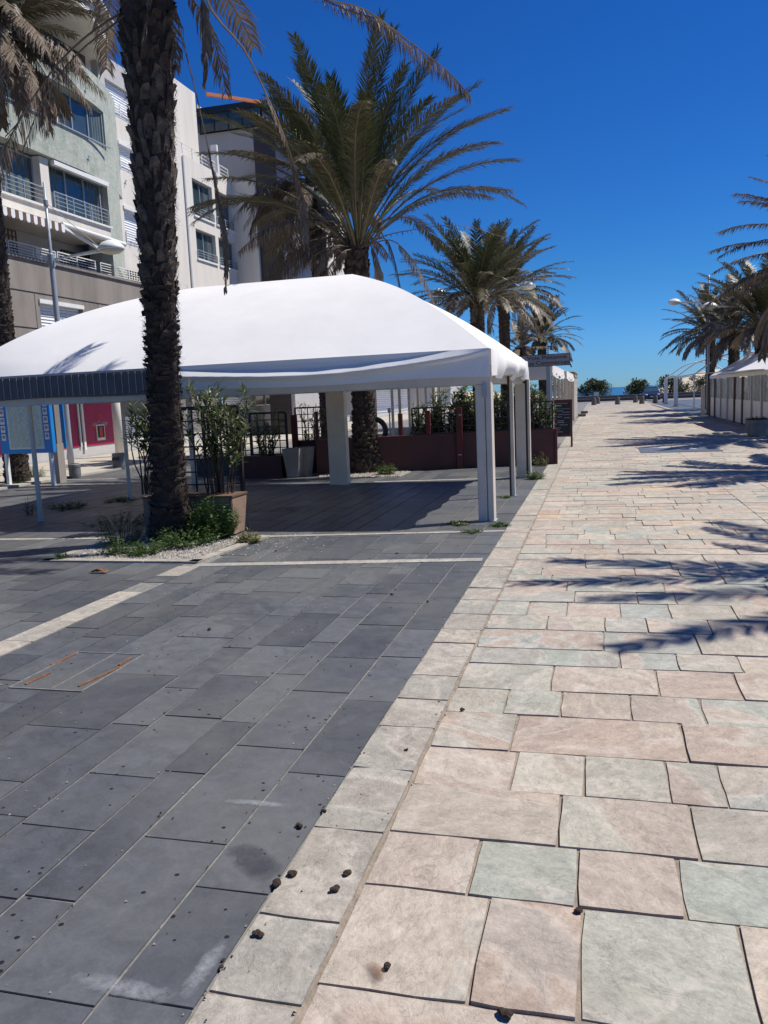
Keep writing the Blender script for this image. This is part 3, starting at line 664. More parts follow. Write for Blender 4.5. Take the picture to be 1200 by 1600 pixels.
palm('middle palm of the dense dark group behind the clear sided tent', 7.2, 48.8, 4.3, 16, n=64, L=3.5, dry=.5, leaflets=60, lw=.048, elmin=10, sk=4)
palm('palm beside the bare tent frame, leftmost of the dark group on the right', 7.0, 57, 4.7, 17, n=56, L=3.6, dry=.45, leaflets=60, lw=.048, sk=5, elmin=8)
# ================================================================== MARQUEE
random.seed(77)
MX0, MX1, MY0, MY1 = -9.15,-1.30,10.38,15.98
RX0, RX1, RY = -6.65,-3.85,13.2; ZE, ZR = 2.20, 3.66
mq = thing('marquee_tent', 'large white hipped canvas marquee on ivory posts with drooping valance', 'tent', (-5.0,13.2,0))
def prof(v, k=0): return (v+.12*math.sin(math.pi*v))*(1-k)+k*(min(1,v+1e-6)**.64+.05*math.sin(math.pi*v))
def slope(a, b, c, d, nu=60, nv=16, key=0, kf=None):
    a, b, c, d = map(Vector, (a, b, c, d))
    def fn(u, v):
        p = a.lerp(b, u).lerp(d.lerp(c, u), v); e = min(1, 4*min(u,1-u))*math.sin(math.pi*min(1,v*1.0))
        p.z = ZE+(ZR-ZE)*prof(v, kf(u) if kf else 0)-.035*e*(1-.3*v)+(.014*noise.noise((p.x*1.3,p.y*1.3,key))+.018*math.sin(p.x*9+p.y*4)*max(0,1-v*3)*max(0,1-9*min(u,1-u)))*e
        return p
    return fn
rf_ = MB()
rf_.grid(slope((MX0,MY0,0),(MX1,MY0,0),(RX1,RY,0),(RX0,RY,0), kf=lambda u: math.exp(-u*9)), 90, 24)
rf_.grid(slope((MX1,MY0,0),(MX1,MY1,0),(RX1,RY,0),(RX1,RY,0)), 40, 16)
rf_.grid(slope((MX1,MY1,0),(MX0,MY1,0),(RX0,RY,0),(RX1,RY,0), kf=lambda u: math.exp(-(1-u)*9)), 90, 24)
rf_.grid(slope((MX0,MY1,0),(MX0,MY0,0),(RX0,RY,0),(RX0,RY,0), kf=lambda u: 1), 40, 24)
rf_.build('roof', M['canvas'], mq, smooth=True)
# valances; the front one sags into a roll of loose cloth
def front_fn(x0, x1, y, sgn, roll=True, drop=.35):
    def fn(u, v):
        x = x0+(x1-x0)*u; z = ZE-drop*v; off = .015
        if roll:
            q = max(0, min(1, (x-MX0)/(MX1-MX0))); zc = ZE-.20*math.sin(math.pi*min(1,(1-q)/.75)**.8)*(1 if q > .25 else 1)-.02
            A = .085*min(1, (1-q)/.05)*(.5+.5*math.sin(math.pi*min(1,(1-q)*1.4)))+.02
            dz = z-zc
            off += A*(1-min(1, dz/.10)) if dz > 0 else A*math.exp(dz/.045)
        off += .008*math.sin(x*7+2*math.sin(x*2))*v
        return (x, y+sgn*off, z+.012*math.sin(x*2.2)*v)
    return fn
XS = -5.55
vf = MB(); vf.grid(front_fn(XS, MX1, MY0, -1), 90, 28); vf.build('front_valance', M['canvas'], mq, smooth=True)
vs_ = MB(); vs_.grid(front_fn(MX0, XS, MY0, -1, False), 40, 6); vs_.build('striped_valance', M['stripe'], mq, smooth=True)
q = MB(); x = MX0+.05
while x < XS: q.box(x, x+.006, MY0-.035, MY0-.031, ZE-.33, ZE-.03); x += .115+ru(-.01,.01)
q.box(MX0, XS, MY0-.037, MY0-.031, ZE-.03, ZE+.0)
q.build('valance_seam', M['facshade'], mq)
def side_fn(x, sgn, y0, y1):
    def fn(u, v):
        y = y0+(y1-y0)*u; fold = .05*math.sin(u*19+1)*math.sin(math.pi*u)+.03*math.sin(u*41)
        off = .02+(.10*math.sin(math.pi*u))*math.sin(math.pi*min(1,v*1.0))*1+fold*v
        return (x+sgn*off, y, ZE-v*(.34-.05*math.cos(u*19)*math.sin(math.pi*u)))
    return fn
vr = MB(); vr.grid(side_fn(MX1, 1, MY0, MY1), 70, 12); vr.build('side_valance', M['canvas'], mq, smooth=True)
vr = MB(); vr.grid(side_fn(MX0, -1, MY0, MY1), 50, 8); vr.build('side_valance', M['canvas'], mq, smooth=True)
vb = MB(); vb.grid(front_fn(MX0, MX1, MY1, 1, False), 60, 6); vb.build('back_valance', M['canvas'], mq, smooth=True)
# frame
def beam(*a): MB().box(*a).build('beam', M['post'], mq, bevel=.006)
beam(MX0+.06,MX1-.06,MY0+.05,MY0+.15,1.76,1.88); beam(MX0+.06,MX1-.06,MY1-.16,MY1-.06,1.80,1.92)
beam(MX0+.06,MX0+.16,MY0+.16,MY1-.17,1.78,1.90); beam(MX1-.17,MX1-.07,MY0+.16,MY1-.17,1.78,1.90)
for x in (RX0, RX1): 
    MB().bar((x,MY0+.16,1.86),(x,RY-.03,ZR-.10),.06).build('rafter', M['post'], mq); MB().bar((x,MY1-.17,1.86),(x,RY+.03,ZR-.10),.06).build('rafter', M['post'], mq)
MB().bar((RX0,RY,ZR-.09),(RX1,RY,ZR-.09),.06).build('ridge_pole', M['post'], mq)
def post(x0, x1, y0, y1, h=1.76, foot=True, m='post'):
    o = MB().box(x0,x1,y0,y1,0,h).build('post', M[m], mq, bevel=.012)
    if foot: MB().box(x0-.02,x1+.02,y0-.02,y1+.02,0,.014).build('foot_plate', M['lamp'], o)
    return o
post(-1.505,-1.385,10.44,10.60); post(-1.378,-1.30,10.43,10.66, 1.9)
q = MB().lathe((0,0,0), [(.012,0),(.012,.02)], 10); 
post(-1.345,-1.285,13.06,13.14, 1.9); post(-1.372,-1.347,13.06,13.12, 1.9, False, 'dark')
post(-1.52,-1.33,15.80,16.0,1.8); post(-1.327,-1.305,15.80,15.98,1.88, False, 'dark'); post(-1.302,-1.25,15.82,15.98,1.88,False)
post(-5.07,-4.70,15.12,15.3,1.86)
post(-8.30,-8.235,10.66,10.71,1.76); post(-8.38,-8.32,13.3,13.35,1.80); post(-8.4,-8.3,15.8,15.9,1.8,False)
q = MB().box(-1.40,-1.36,10.405,10.428,1.60,1.78); q.build('clasp', M['lamp'], mq)

# ================================================================== FURTHER TENTS ON THE LEFT
def small_tent(name, label, x0, x1, y0, y1, ze, zr, n=3, run=1.8, roofmat='canvas', curtains=False, drop=.32):
    t = thing(name, label, 'tent', ((x0+x1)/2,(y0+y1)/2,0)); ry = (x0+x1)/2
    mb = MB(); a, b_ = (ry,y0+run,zr),(ry,y1-run,zr)
    def sl(A, B, C, D):
        A, B, C, D = map(Vector, (A,B,C,D))
        mb.grid(lambda u, v: A.lerp(B,u).lerp(D.lerp(C,u), v)-Vector((0,0,.06*math.sin(math.pi*u)*math.sin(math.pi*v))), 20, 8)
    sl((x0,y0,ze),(x1,y0,ze),a,a); sl((x1,y0,ze),(x1,y1,ze),b_,a); sl((x1,y1,ze),(x0,y1,ze),b_,b_); sl((x0,y1,ze),(x0,y0,ze),a,b_)
    mb.build('roof', M[roofmat], t, smooth=True)
    v = MB(); v.grid(lambda u, w_: (x0+(x1-x0)*u, y0-.02-.01*math.sin(u*40)*w_, ze-drop*w_), 50, 4)
    v.grid(lambda u, w_: (x1+.02+.05*math.sin(u*60)*w_, y0+(y1-y0)*u, ze-drop*w_*(1+.25*math.sin(u*23))), 120, 4)
    v.build('valance', M['canvas'], t, smooth=True)
    for i in range(n+1):
        y = y0+(y1-y0)*i/n
        for x in (x1-.06, x0+.06): MB().box(x-.05,x+.05,y-.05+(.06 if i == 0 else -.06 if i == n else 0),y+.05+(.06 if i == 0 else -.06 if i == n else 0),0,ze-drop-.02).build('post', M['post'], t)
    q = MB(); q.box(x0+.02,x1-.02,y0+.02,y0+.1,ze-drop+.0,ze-drop+.09); q.box(x1-.1,x1-.02,y0+.12,y1-.12,ze-drop,ze-drop+.09); q.build('beam', M['post'], t)
    return t
small_tent('marquee_tent', 'second white marquee behind the burgundy wall and its oleanders', -8.6,-1.35,25.9,34.5,2.42,3.5)
small_tent('marquee_tent', 'third white marquee along the left of the street with bunched side valance', -8.4,-1.25,34.9,44.5,2.40,3.5, n=5)
# slatted beige shelter at the far end of the left side
t = thing('slatted_shelter', 'beige slatted terrace shelter after the last white marquee on the left', 'shelter', (-4,50,0))
q = MB()
for i in range(26):
    y = 45.2+i*.27; q.box(-1.30,-1.22,y,y+.12,0,2.35 if i < 22 else 2.2)
q.build('slat_panel', M['facwhite'], t)
q = MB()
for i in range(30): y = 45.2+i*.235; q.box(-6.5,-1.2,y,y+.05,2.42,2.56)
q.build('roof_slats', M['brownclad'], t); q = MB().box(-1.34,-1.18,45.1,52.2,2.3,2.41); q.box(-6.5,-6.34,45.1,52.2,2.3,2.41); q.build('beam', M['brownclad'], t)
q = MB(); q.box(-6.45,-6.35,45.2,45.3,0,2.3); q.box(-6.45,-6.35,52,52.1,0,2.3); q.build('post', M['brownclad'], t)
tag(MB().box(-1.15,-.70,50.4,50.95,0,.16).build('parasol_base', M['stone'], loc=(-.9,50.7,0), bevel=.02), 'flat dark ballast block at the foot of the slatted shelter, nearer of two', 'ballast block', 'ballast blocks by the shelter')
tag(MB().box(-1.10,-.65,56.4,57.0,0,.16).build('parasol_base', M['stone'], loc=(-.9,56.7,0), bevel=.02), 'flat dark ballast block beyond the slatted shelter, farther of two', 'ballast block', 'ballast blocks by the shelter')

# ================================================================== RIGHT SIDE TENTS
t = thing('enclosed_tent', 'closed restaurant tent with clear vinyl sides and brown posts on the right', 'tent', (8.4,35,0))
ex0, ex1, ey0, ey1 = 5.45, 11.4, 28.7, 44.3
mb = MB(); a, b_ = Vector((8.4,31,3.7)), Vector((8.4,42.4,3.7))
def sl(A, B, C, D):
    A, B, C, D = map(Vector, (A,B,C,D)); mb.grid(lambda u, v: A.lerp(B,u).lerp(D.lerp(C,u), v)-Vector((0,0,.10*math.sin(math.pi*u)*math.sin(math.pi*v)-.02*math.sin(u*30)*math.sin(math.pi*v))), 40, 10)
ZQ = 2.0
sl((ex0,ey0,ZQ),(ex1,ey0,ZQ),a,a); sl((ex1,ey0,ZQ),(ex1,ey1,ZQ),b_,a); sl((ex1,ey1,ZQ),(ex0,ey1,ZQ),b_,b_); sl((ex0,ey1,ZQ),(ex0,ey0,ZQ),a,b_)
mb.build('roof', M['canvas'], t, smooth=True)
MB().box(ex0-.03,ex0+.03,ey0,ey1,1.84,1.985).build('eave_beam', M['milky'], t)
for i in range(9):
    y = ey0+(ey1-ey0)*i/8; brown = i % 4 in (0, 3)
    q = MB().box(ex0-.06,ex0+.06 if brown else ex0+.04,y-(.08 if brown else .04),y+(.08 if brown else .04),0,1.83)
    q.build('post', M['wood'] if brown else M['post'], t)
    if i < 8:
        y1_ = ey0+(ey1-ey0)*(i+1)/8
        v = MB(); v.grid(lambda u, w_: (ex0+.015*math.sin(u*17+i), y+.09+(y1_-y-.18)*u, .95+.88*w_), 14, 2); v.build('vinyl_window', M['vinyl'], t, smooth=True)
        v = MB(); v.grid(lambda u, w_: (ex0+.012*math.sin(u*13+i*2), y+.09+(y1_-y-.18)*u, .03+.91*w_), 14, 2); v.build('vinyl_skirt', M['milky'], t, smooth=True)
v = MB(); v.box(ex0+.07,ex1,ey1-.05,ey1-.02,.03,.95); v.build('end_skirt', M['milky'], t)
v = MB(); v.box(ex0+.07,ex1,ey1-.05,ey1-.03,.97,1.83); v.build('vinyl_window', M['vinyl'], t)
v = MB(); v.box(ex0+.07,ex1,ey0+.02,ey0+.05,.03,1.83); v.build('end_skirt', M['milky'], t)
v = MB(); v.box(ex1-.04,ex1,ey0,ey1,.03,1.9); v.build('back_skirt', M['milky'], t)
q = MB(); q.box(ex0-.5,ex0-.02,30.2,37.5,1.99,2.03); q.build('awning_shelf', M['milky'], t)

t = thing('tent_frame', 'bare white tubular tent frame without canvas, past the closed tent on the right', 'tent frame', (8.3,60,0))
fx0, fx1 = 5.7, 11
def arch(y):
    q = MB(); q.tube(bez([(fx0,y,2.2),(fx0+.5,y,2.55),(7.2,y,3.2),(8.35,y,3.45),(9.5,y,3.2),(fx1-.5,y,2.55),(fx1,y,2.2)], 5), .045, 6); q.build('roof_arch', M['white'], t)
for y, hw in ((53.8,.035),(66,.14),(75.5,.14)):
    arch(y)
    for x in (fx0, fx1):
        MB().box(x-hw,x+hw,y-hw,y+hw,0,2.2).build('post', M['white'], t)
        MB().box(x-.2,x+.2,y-.2,y+.2,0,.04).build('foot_plate', M['stone'], t)
q = MB()
for x, z in ((fx0,2.2),(fx1,2.2),(8.35,3.45)): q.bar((x,53.8,z),(x,75.5,z),.08)
q.bar((fx0,53.8,2.25),(fx1,53.8,2.25),.06); q.bar((fx0,75.5,2.25),(fx1,75.5,2.25),.06); q.build('rail', M['white'], t)
t2 = thing('box_planter', 'dark rectangular planter box standing under the bare tent frame', 'planter', (8.4,64,0))
MB().box(7.6,9.2,63.7,64.4,0,.9).build('tub', M['stone'], t2, bevel=.02)
t = thing('fence_panel', 'narrow pale standing panel at the end of the closed tent, beside a dark post', 'panel', (5.3,45.6,0))
MB().box(5.15,5.35,45.4,45.5,0,1.55).build('board', M['post'], t); MB().box(5.45,5.65,45.3,45.5,0,2.1).build('dark_post', M['dark'], t)
# ================================================================== LEAFY THINGS
def blade(mb, p, d, L, w_, tn=None, sag=.2):
    d = Vector(d).normalized(); s = d.cross(Vector((ru(-.3,.3),ru(-.3,.3),1))).normalized()*w_/2; m = p+d*L*.5; e = p+(d-Vector((0,0,sag))).normalized()*L
    mb._add([p, m+s, e, m-s], [(0,1,2,3)], tn or tone())
def shrub(label, c, h, r, stems, seed, group=None, leaf=.15, per=46, cat='shrub', name='oleander_bush', mats='oleander', lw=.022, dens=.45):
    random.seed(seed); t = thing(name, label, cat, c, group); c = Vector(c); st_, lf = MB(), MB()
    for i in range(stems):
        a = ru(0,6.28); rr_ = r*math.sqrt(rnd()); top = c+Vector((math.cos(a)*rr_, math.sin(a)*rr_*.6, h*ru(.65,1.05))); b0 = c+Vector((math.cos(a)*rr_*.4, math.sin(a)*rr_*.25, 0))
        pts = [b0.lerp(top, k/5)+Vector((ru(-1,1),ru(-1,1),0))*.02*k for k in range(6)]
        st_.tube(pts, [.012,.011,.010,.008,.006,.003], 5)
        for k in range(per):
            s = 1-(rnd()**1.3)*dens*1.6
            if s < 0: continue
            q = s*5; kk = min(4, int(q)); p = pts[kk].lerp(pts[kk+1], q-kk); az = ru(0,6.28); el = ru(.1,1.2)
            blade(lf, p, (math.cos(az)*math.cos(el), math.sin(az)*math.cos(el), math.sin(el)), leaf*ru(.6,1.15), lw, (min(1,max(0,rnd()*.9)), rnd(), rnd()))
    st_.build('stems', M['stem'], t); lf.build('foliage', M[mats], t); return t
def weed(label, c, h, r, n, seed, group='weeds growing in cracks and beds', bl=.07, dry=0., w_=.012, name='weed_clump', flowers=0, upb=.6):
    random.seed(seed); c = Vector(c); mb = MB()
    for i in range(n):
        a = ru(0,6.28); q = r*math.sqrt(rnd()); top = Vector((math.cos(a)*q*1.25, math.sin(a)*q*1.25, h*ru(.3,1)*(1-.5*(q/r)**2))); b0 = Vector((math.cos(a)*q*.7, math.sin(a)*q*.7, 0))
        for k in range(7):
            p = c+b0.lerp(top, rnd()); az = ru(0,6.28)
            blade(mb, p, (math.cos(az), math.sin(az), ru(0,1.4)*upb), bl*ru(.5,1.3), w_*ru(.7,1.4), (min(1,max(0,rnd()*.7+dry)), rnd(), rnd()))
        mb.bar(c+b0, c+top, .003)
        mb.t[-8:] = [(.4,.5,.5)]*8
    ms = [M['weed']]; 
    o = mb.build(name, ms if len(ms) > 1 else ms[0], loc=c); tag(o, label, 'weeds', group)
    return o
# lattice
def lattice(t, a, b_, z0, z1, sp=.14, w_=.014, m='lattice', name='lattice', fr=.035):
    a, b_ = Vector((*a,0)), Vector((*b_,0)); d = b_-a; n = max(2, round(d.length/sp)); q = MB()
    for i in range(1, n): p = a+d*i/n; q.bar(p+Vector((0,0,z0)), p+Vector((0,0,z1)), w_)
    k = max(2, round((z1-z0)/sp))
    for i in range(1, k): z = z0+(z1-z0)*i/k; off = Vector((-d.y,d.x,0)).normalized()*w_*.6; q.bar(a+off+Vector((0,0,z)), b_+off+Vector((0,0,z)), w_)
    q.build(name, M[m], t)
    q = MB()
    for p in (a, b_): q.bar(p+Vector((0,0,z0)), p+Vector((0,0,z1)), fr)
    for z in (z0+.0, z1): q.bar(a+Vector((0,0,z)), b_+Vector((0,0,z)), fr)
    q.build('frame', M[m], t)

# trellis planter beside the near palm
P = lambda px, py, Y: at(px, py, Y=Y)
pt = thing('trellis_planter', 'weathered brown planter box with dark trellis behind the near palm trunk', 'planter', (-4.75,9.45,0))
xl, xr = P(231,700,9.6).x, P(354,700,9.6).x
xe = P(364,800,9.4).x
MB().box(xl-.02,xe,9.40,9.86,.02,.49).build('box', M['terracotta'], pt, bevel=.008)
MB().box(xl-.03,xe+.012,9.385,9.875,.492,.515).build('rim', M['wood'], pt)
MB().box(xe-.03,xe-.01,9.385,9.398,.03,.49).build('corner_strip', M['wood'], pt)
lattice(pt, (xl,9.92), (xr+.04,9.92), .1, 1.62, .165, .018, fr=.05)
shrub('oleander growing through the trellis right behind the near palm', (-4.74,9.66,.45), 1.36, .46, 17, 101, leaf=.2, per=46, lw=.030, dens=.40)
shrub('spiky oleander shoots left of the near palm trunk', (P(222,700,9.8).x,9.8,.5), 1.18, .16, 8, 102, leaf=.2, per=44, lw=.028, dens=.26)
p = gr(227,834); t = thing('plant_pot', 'small black plastic pot in the shade left of the near palm base', 'plant pot', (p.x,p.y+.25,0))
MB().lathe((p.x,p.y+.25,0), [(.11,0),(.14,.22),(.15,.22),(.15,.25),(.13,.25)], 16).build('pot', M['dark'], t)
# weeds around the palm foot
weed('dense green ivy like weeds covering the front of the brown planter', (-4.68,9.22,0), .60, .30, 420, 201, bl=.055, w_=.028)
weed('leafy weeds low in front of the near palm, right of its base', (-4.75,8.72,0), .30, .36, 150, 202, bl=.06, w_=.02)
weed('bright green weed tuft on the gravel, left of the palm base', (-5.35,8.15,0), .2, .17, 60, 203, bl=.07)
weed('light green weed tuft on the gravel in front of the palm base', (-4.98,8.15,0), .2, .2, 90, 204, bl=.08)
weed('tall thin weeds on the left side of the palm base', (-5.62,8.7,0), .42, .25, 90, 205, bl=.05)
weed('dry brown weed at the corner of the palm bed edging', (-4.05,8.95,0), .17, .13, 70, 206, bl=.07, dry=.5)
weed('small sprout in a paving joint left of the gravel bed', (*gr(97,875)[:2],0), .12, .06, 16, 207, bl=.08)
weed('weed patch at the foot of the marquee front corner post, left side', (-1.72,10.25,0), .05, .13, 40, 208, bl=.05, dry=.3)
weed('green weed tuft at the foot of the marquee front corner post, right side', (-1.2,10.1,0), .05, .12, 40, 209, bl=.05)
weed('flat weed patch left of the marquee front corner post', (*gr(738,832)[:2],0), .04, .12, 36, 210, bl=.04, dry=.1)
weed('grass tuft at the foot of the marquee rear corner post', (-1.15,15.6,0), .16, .16, 60, 211, bl=.1)
weed('dry seeding weeds against the end of the burgundy wall', (*gr(845,728)[:2],0), .35, .16, 50, 212, bl=.05, dry=.45)
weed('tiny tuft beside the thin marquee pole', (*gr(788,778)[:2],0), .04, .1, 20, 213, bl=.05)
weed('yellow green tuft beside the palm base near the burgundy wall', (*gr(604,742)[:2],0), .3, .22, 90, 214, bl=.09, dry=.15)
weed('bushy weeds under the marquee floor edge left of the near palm', (-6.7,10.3,0), .22, .45, 60, 215, bl=.05)
weed('grass in the shade near the thin rear marquee post', (*gr(190,783)[:2],0), .08, .3, 60, 216, bl=.06)
weed('grass strip in the shade between the two thin marquee posts', (*gr(105,795)[:2],0), .14, .3, 70, 217, bl=.07)
weed('lone tall weed left of the front thin marquee post', (*gr(45,805)[:2],0), .35, .08, 14, 218, bl=.06)
weed('grassy tuft at the foot of the blue menu board', (*gr(27,757)[:2],0), .3, .25, 70, 219, bl=.1)
weed('tangled plant beneath the blue menu board', (*gr(52,748)[:2],0), .45, .28, 120, 220, bl=.08)

# ================================================================== BURGUNDY WALL AND WHAT STANDS ON OR BY IT
wl = thing('low_wall', 'low burgundy panel wall closing the end of the marquee', 'wall', (-4,18,0))
wa, wb = Vector((-6.1,17.35,0)), Vector((-.93,18.75,0)); wd = wb-wa; wn = Vector((-wd.y,wd.x,0)).normalized()
def onw(s): return wa+wd*s
q = MB(); q.bar(wa+Vector((0,0,.37)), wb+Vector((0,0,.37)), .07, .74); q.build('panel', M['burgundy'], wl)
q = MB(); q.bar(wa+Vector((0,0,.765)), wb+Vector((0,0,.765)), .11, .045); q.build('top_rail', M['redpost'], wl)
q = MB(); q.bar(wb+Vector((.02,0,0)), wb+Vector((.02,0,.8)), .05,.14); q.build('end_post', M['redpost'], wl)
def sof(px): # fraction along the wall seen at this pixel column
    lo, hi = 0., 1.
    for _ in range(30):
        m_ = (lo+hi)/2; p = onw(m_); c = CM.transposed() @ Vector((p.x,p.y,.8-EYE)); u = 600+F_PX*c.x/c.z
        if u < px: lo = m_
        else: hi = m_
    return (lo+hi)/2
for px, zt, wd_ in ((628,1.28,.09),(671,1.32,.09),(719,1.36,.13)):
    p = onw(sof(px)); o = MB().box(p.x-wd_/2,p.x+wd_/2,p.y-.13,p.y-.05,.02 if px == 719 else .8,zt).build('upright', M['redpost'], wl)
    if px == 719:
        MB().box(p.x-.03,p.x+.04,p.y-.14,p.y-.132,.30,.325).build('bracket', M['lamp'], o); MB().box(p.x+.0,p.x+.06,p.y-.14,p.y-.132,1.18,1.21).build('bracket', M['lamp'], o)
lattice(wl, onw(sof(645)).xy, onw(sof(716)).xy, .8, 1.38, .15, .018); lattice(wl, onw(sof(722)).xy, onw(.99).xy, .8, 1.40, .15, .018, name='lattice')
for i, px in enumerate((655,668,682,698,716,732,752,772,792,812,832,852)):
    p = onw(sof(px))+wn*ru(.35,.6)
    lab = ['thin oleander at the left end of the burgundy wall lattice','thin oleander behind the leftmost short red upright','oleander just left of the lone tall red upright','oleander seen behind the tall upright, left side','oleander behind the tall red upright','oleander right of the tall red upright','oleander glimpsed left of the marquee corner post','oleander hidden mostly by the marquee corner post','oleander between corner post and thin pole','oleander between thin pole and rear corner post','oleander right of the rear corner post','tall oleander at the street end of the burgundy wall'][i]
    shrub(lab, (p.x,p.y,0), ru(1.5,1.82) if i > 2 else 1.42, .3, 13 if i > 2 else 7, 300+i, 'oleanders behind the burgundy wall', leaf=.18, per=90, lw=.034, dens=.62)
# planter with trellis at the left (free standing)
def trellis_box(label, x0, x1, y, zt, seed, m='burgundy', h=.48):
    t = thing('trellis_planter', label, 'planter', ((x0+x1)/2,y,0))
    MB().box(x0,x1,y,y+.45,0,h).build('box', M[m], t, bevel=.01); lattice(t, (x0+.02,y+.47), (x1-.02,y+.47), h, zt, .16, .02, fr=.045)
    return t
x0, x1 = P(382,700,17).x, P(441,700,17).x
trellis_box('dark red planter box with black trellis left of the tall taupe tubs', x0, x1, 16.9, 1.42, 1)
shrub('oleander inside the free standing dark red planter', ((x0+x1)/2,17.15,.4), 1.0, .42, 16, 330, leaf=.16, per=36, lw=.026, dens=.6)
x0, x1 = P(300,700,17.3).x, P(378,700,17.3).x
trellis_box('long black trellis and planter seen behind the near palm oleander', x0, x1, 17.4, 1.5, 1, 'darkbrown', .4)
shrub('pale leaved oleander on the long planter behind the near palm', (x1-.3,17.6,.35), 1.3, .5, 20, 331, leaf=.17, per=40, lw=.028, dens=.7)
x0, x1 = P(452,700,17.2).x, P(512,700,17.2).x
t = thing('trellis_fence', 'trellis between dark red posts behind the tapered tubs', 'fence', ((x0+x1)/2,17.6,0))
lattice(t, (x0,17.7), (x1,17.7), .75, 1.5, .14, .018, 'redpost')
q = MB().box(x0-.08,x0+.05,17.6,17.68,0,1.35); q.box(x0+.50,x0+.56,17.6,17.66,.7,1.4); q.build('post', M['redpost'], t)
q = MB().box(x0-.1,x1+.1,17.75,17.8,0,.75); q.build('panel', M['burgundy'], t)
shrub('reddish oleander behind the trellis of the tapered tubs', ((x0+x1)/2-.1,17.95,.3), 1.25, .4, 16, 332, leaf=.15, per=40, lw=.024, dens=.8)
def tub(label, px, y):
    p = at(px, 742, Y=y); t = thing('tapered_planter', label, 'planter', (p.x,y,0), 'tall tapered tubs'); w0, w1, h = .13, .20, .64
    q = MB(); vs = [(p.x+a*w0,y+b_*w0,0) for a,b_ in ((-1,-1),(1,-1),(1,1),(-1,1))]+[(p.x+a*w1,y+b_*w1,h) for a,b_ in ((-1,-1),(1,-1),(1,1),(-1,1))]
    q._add(vs, [(0,3,2,1),(0,1,5,4),(1,2,6,5),(2,3,7,6),(3,0,4,7)]); q.build('tub', M['taupe'], t)
    MB().box(p.x-w1+.02,p.x+w1-.02,y-w1+.02,y+w1-.02,h-.05,h-.02).build('soil', M['soil'], t); return t
tub('tall tapered taupe tub in shade, left of the two by the burgundy wall', 461, 16.9); tub('tall tapered pale tub catching sun, right of the two by the burgundy wall', 476, 17.15)

# chalkboard
bp_ = gr(889, 697); bx, by = -.93, 24.2
t = thing('menu_board', 'dark red framed standing chalkboard at the street end of the burgundy wall', 'menu board', (bx,by,0))
k0, k1 = at(866,640,Y=24.2).x, at(894,640,Y=24.2).x
q = MB(); q.box(k0,k0+.05,24.2,24.25,0,1.36); q.box(k1-.05,k1,24.2,24.25,0,1.36); q.box(k0+.052,k1-.052,24.2,24.25,1.29,1.36); q.box(k0+.052,k1-.052,24.2,24.25,.30,.37); q.build('frame', M['redpost'], t)
MB().box(k0+.052,k1-.052,24.215,24.24,.372,1.288).build('slate', M['slate'], t)
q = MB(); q.bar((k0+.03,24.3,1.3),(k0+.03,24.75,0),.04); q.bar((k1-.03,24.3,1.3),(k1-.03,24.75,0),.04); q.build('rear_leg', M['redpost'], t)
q = MB(); random.seed(9); z = 1.24
rows = [(1.25,.05,.75,.018),(1.19,.05,.35,.04),(1.10,.0,1.,.01),(1.04,.0,.45,.02),(1.0,.45,.95,.018),(.94,.1,.4,.018),(.93,.5,.95,.014),(.87,.05,.35,.02),(.84,.55,.95,.018),(.76,.05,.5,.022),(.71,.05,.55,.022),(.64,.2,.7,.02),(.56,.05,.22,.02),(.50,.05,.16,.016),(.44,.05,.4,.02)]
for z, a, c, hh in rows:
    x = a
    while x < c:
        l = ru(.03,.14); 
        if hh < .012: l = 1.
        X0_ = k0+.07+(k1-k0-.14)*x; X1_ = min(k1-.07, X0_+(k1-k0)*l); q.box(X0_, X1_, 24.205, 24.214, z-hh/2, z+hh/2); x += l+.03
q.build('chalk_writing', M['chalk'], t)

# pedestrian sign
t = thing('street_sign', 'grey rectangular sign about the pedestrian way and shops, above the chalkboard', 'sign', (-1.5,25.6,0))
a = at(815,559,Y=25.4); b_ = at(891,554.5,Y=25.4); hgt = 2.72-2.38
q = MB().box(a.x,b_.x,25.4,25.43,2.36,2.72); q.build('border', M['ink'], t, bevel=.008)
MB().box(a.x+.02,b_.x-.02,25.385,25.398,2.38,2.70).build('face', M['signgrey'], t)
cx = (a.x+b_.x)/2
text('Voie Piétonne', .165, (cx+.03,25.378,2.615), ROT_FRONT, M['ink'], t, 'lettering', sx=1.25)
text('Tous Commerces', .165, (cx-.03,25.378,2.455), ROT_FRONT, M['ink'], t, 'lettering', sx=1.2)
q = MB().box(-1.5,-1.38,25.45,25.57,0,2.36); q.build('post', M['lamp'], t)
q = MB().tube([(b_.x-.05,25.45,2.5),(b_.x+.03,25.5,2.3)], .02, 6); q.build('bracket', M['ink'], t)

# flower pot on the right
p = Vector((4.62,26.6,0))
t = thing('round_pot', 'round concrete pot with a low dark plant before the closed tent', 'flower pot', p)
MB().lathe(p, [(.24,0),(.28,.03),(.33,.35),(.35,.42),(.35,.50),(.31,.50),(.30,.44)], 28).build('pot', M['potstone'], t, smooth=False)
random.seed(3); lf = MB()
for i in range(260):
    a = ru(0,6.28); q_ = .3*math.sqrt(rnd()); blade(lf, p+Vector((math.cos(a)*q_, math.sin(a)*q_, .46)), (math.cos(a)*q_*2, math.sin(a)*q_*2, ru(.2,1)), ru(.08,.17), .02, (rnd()*.6,rnd()*.5,0))
lf.build('plant', M['bush'], t)
MB().lathe((p.x,p.y,.43), [(.29,0),(.29,.02)], 20).build('soil', M['soil'], t)

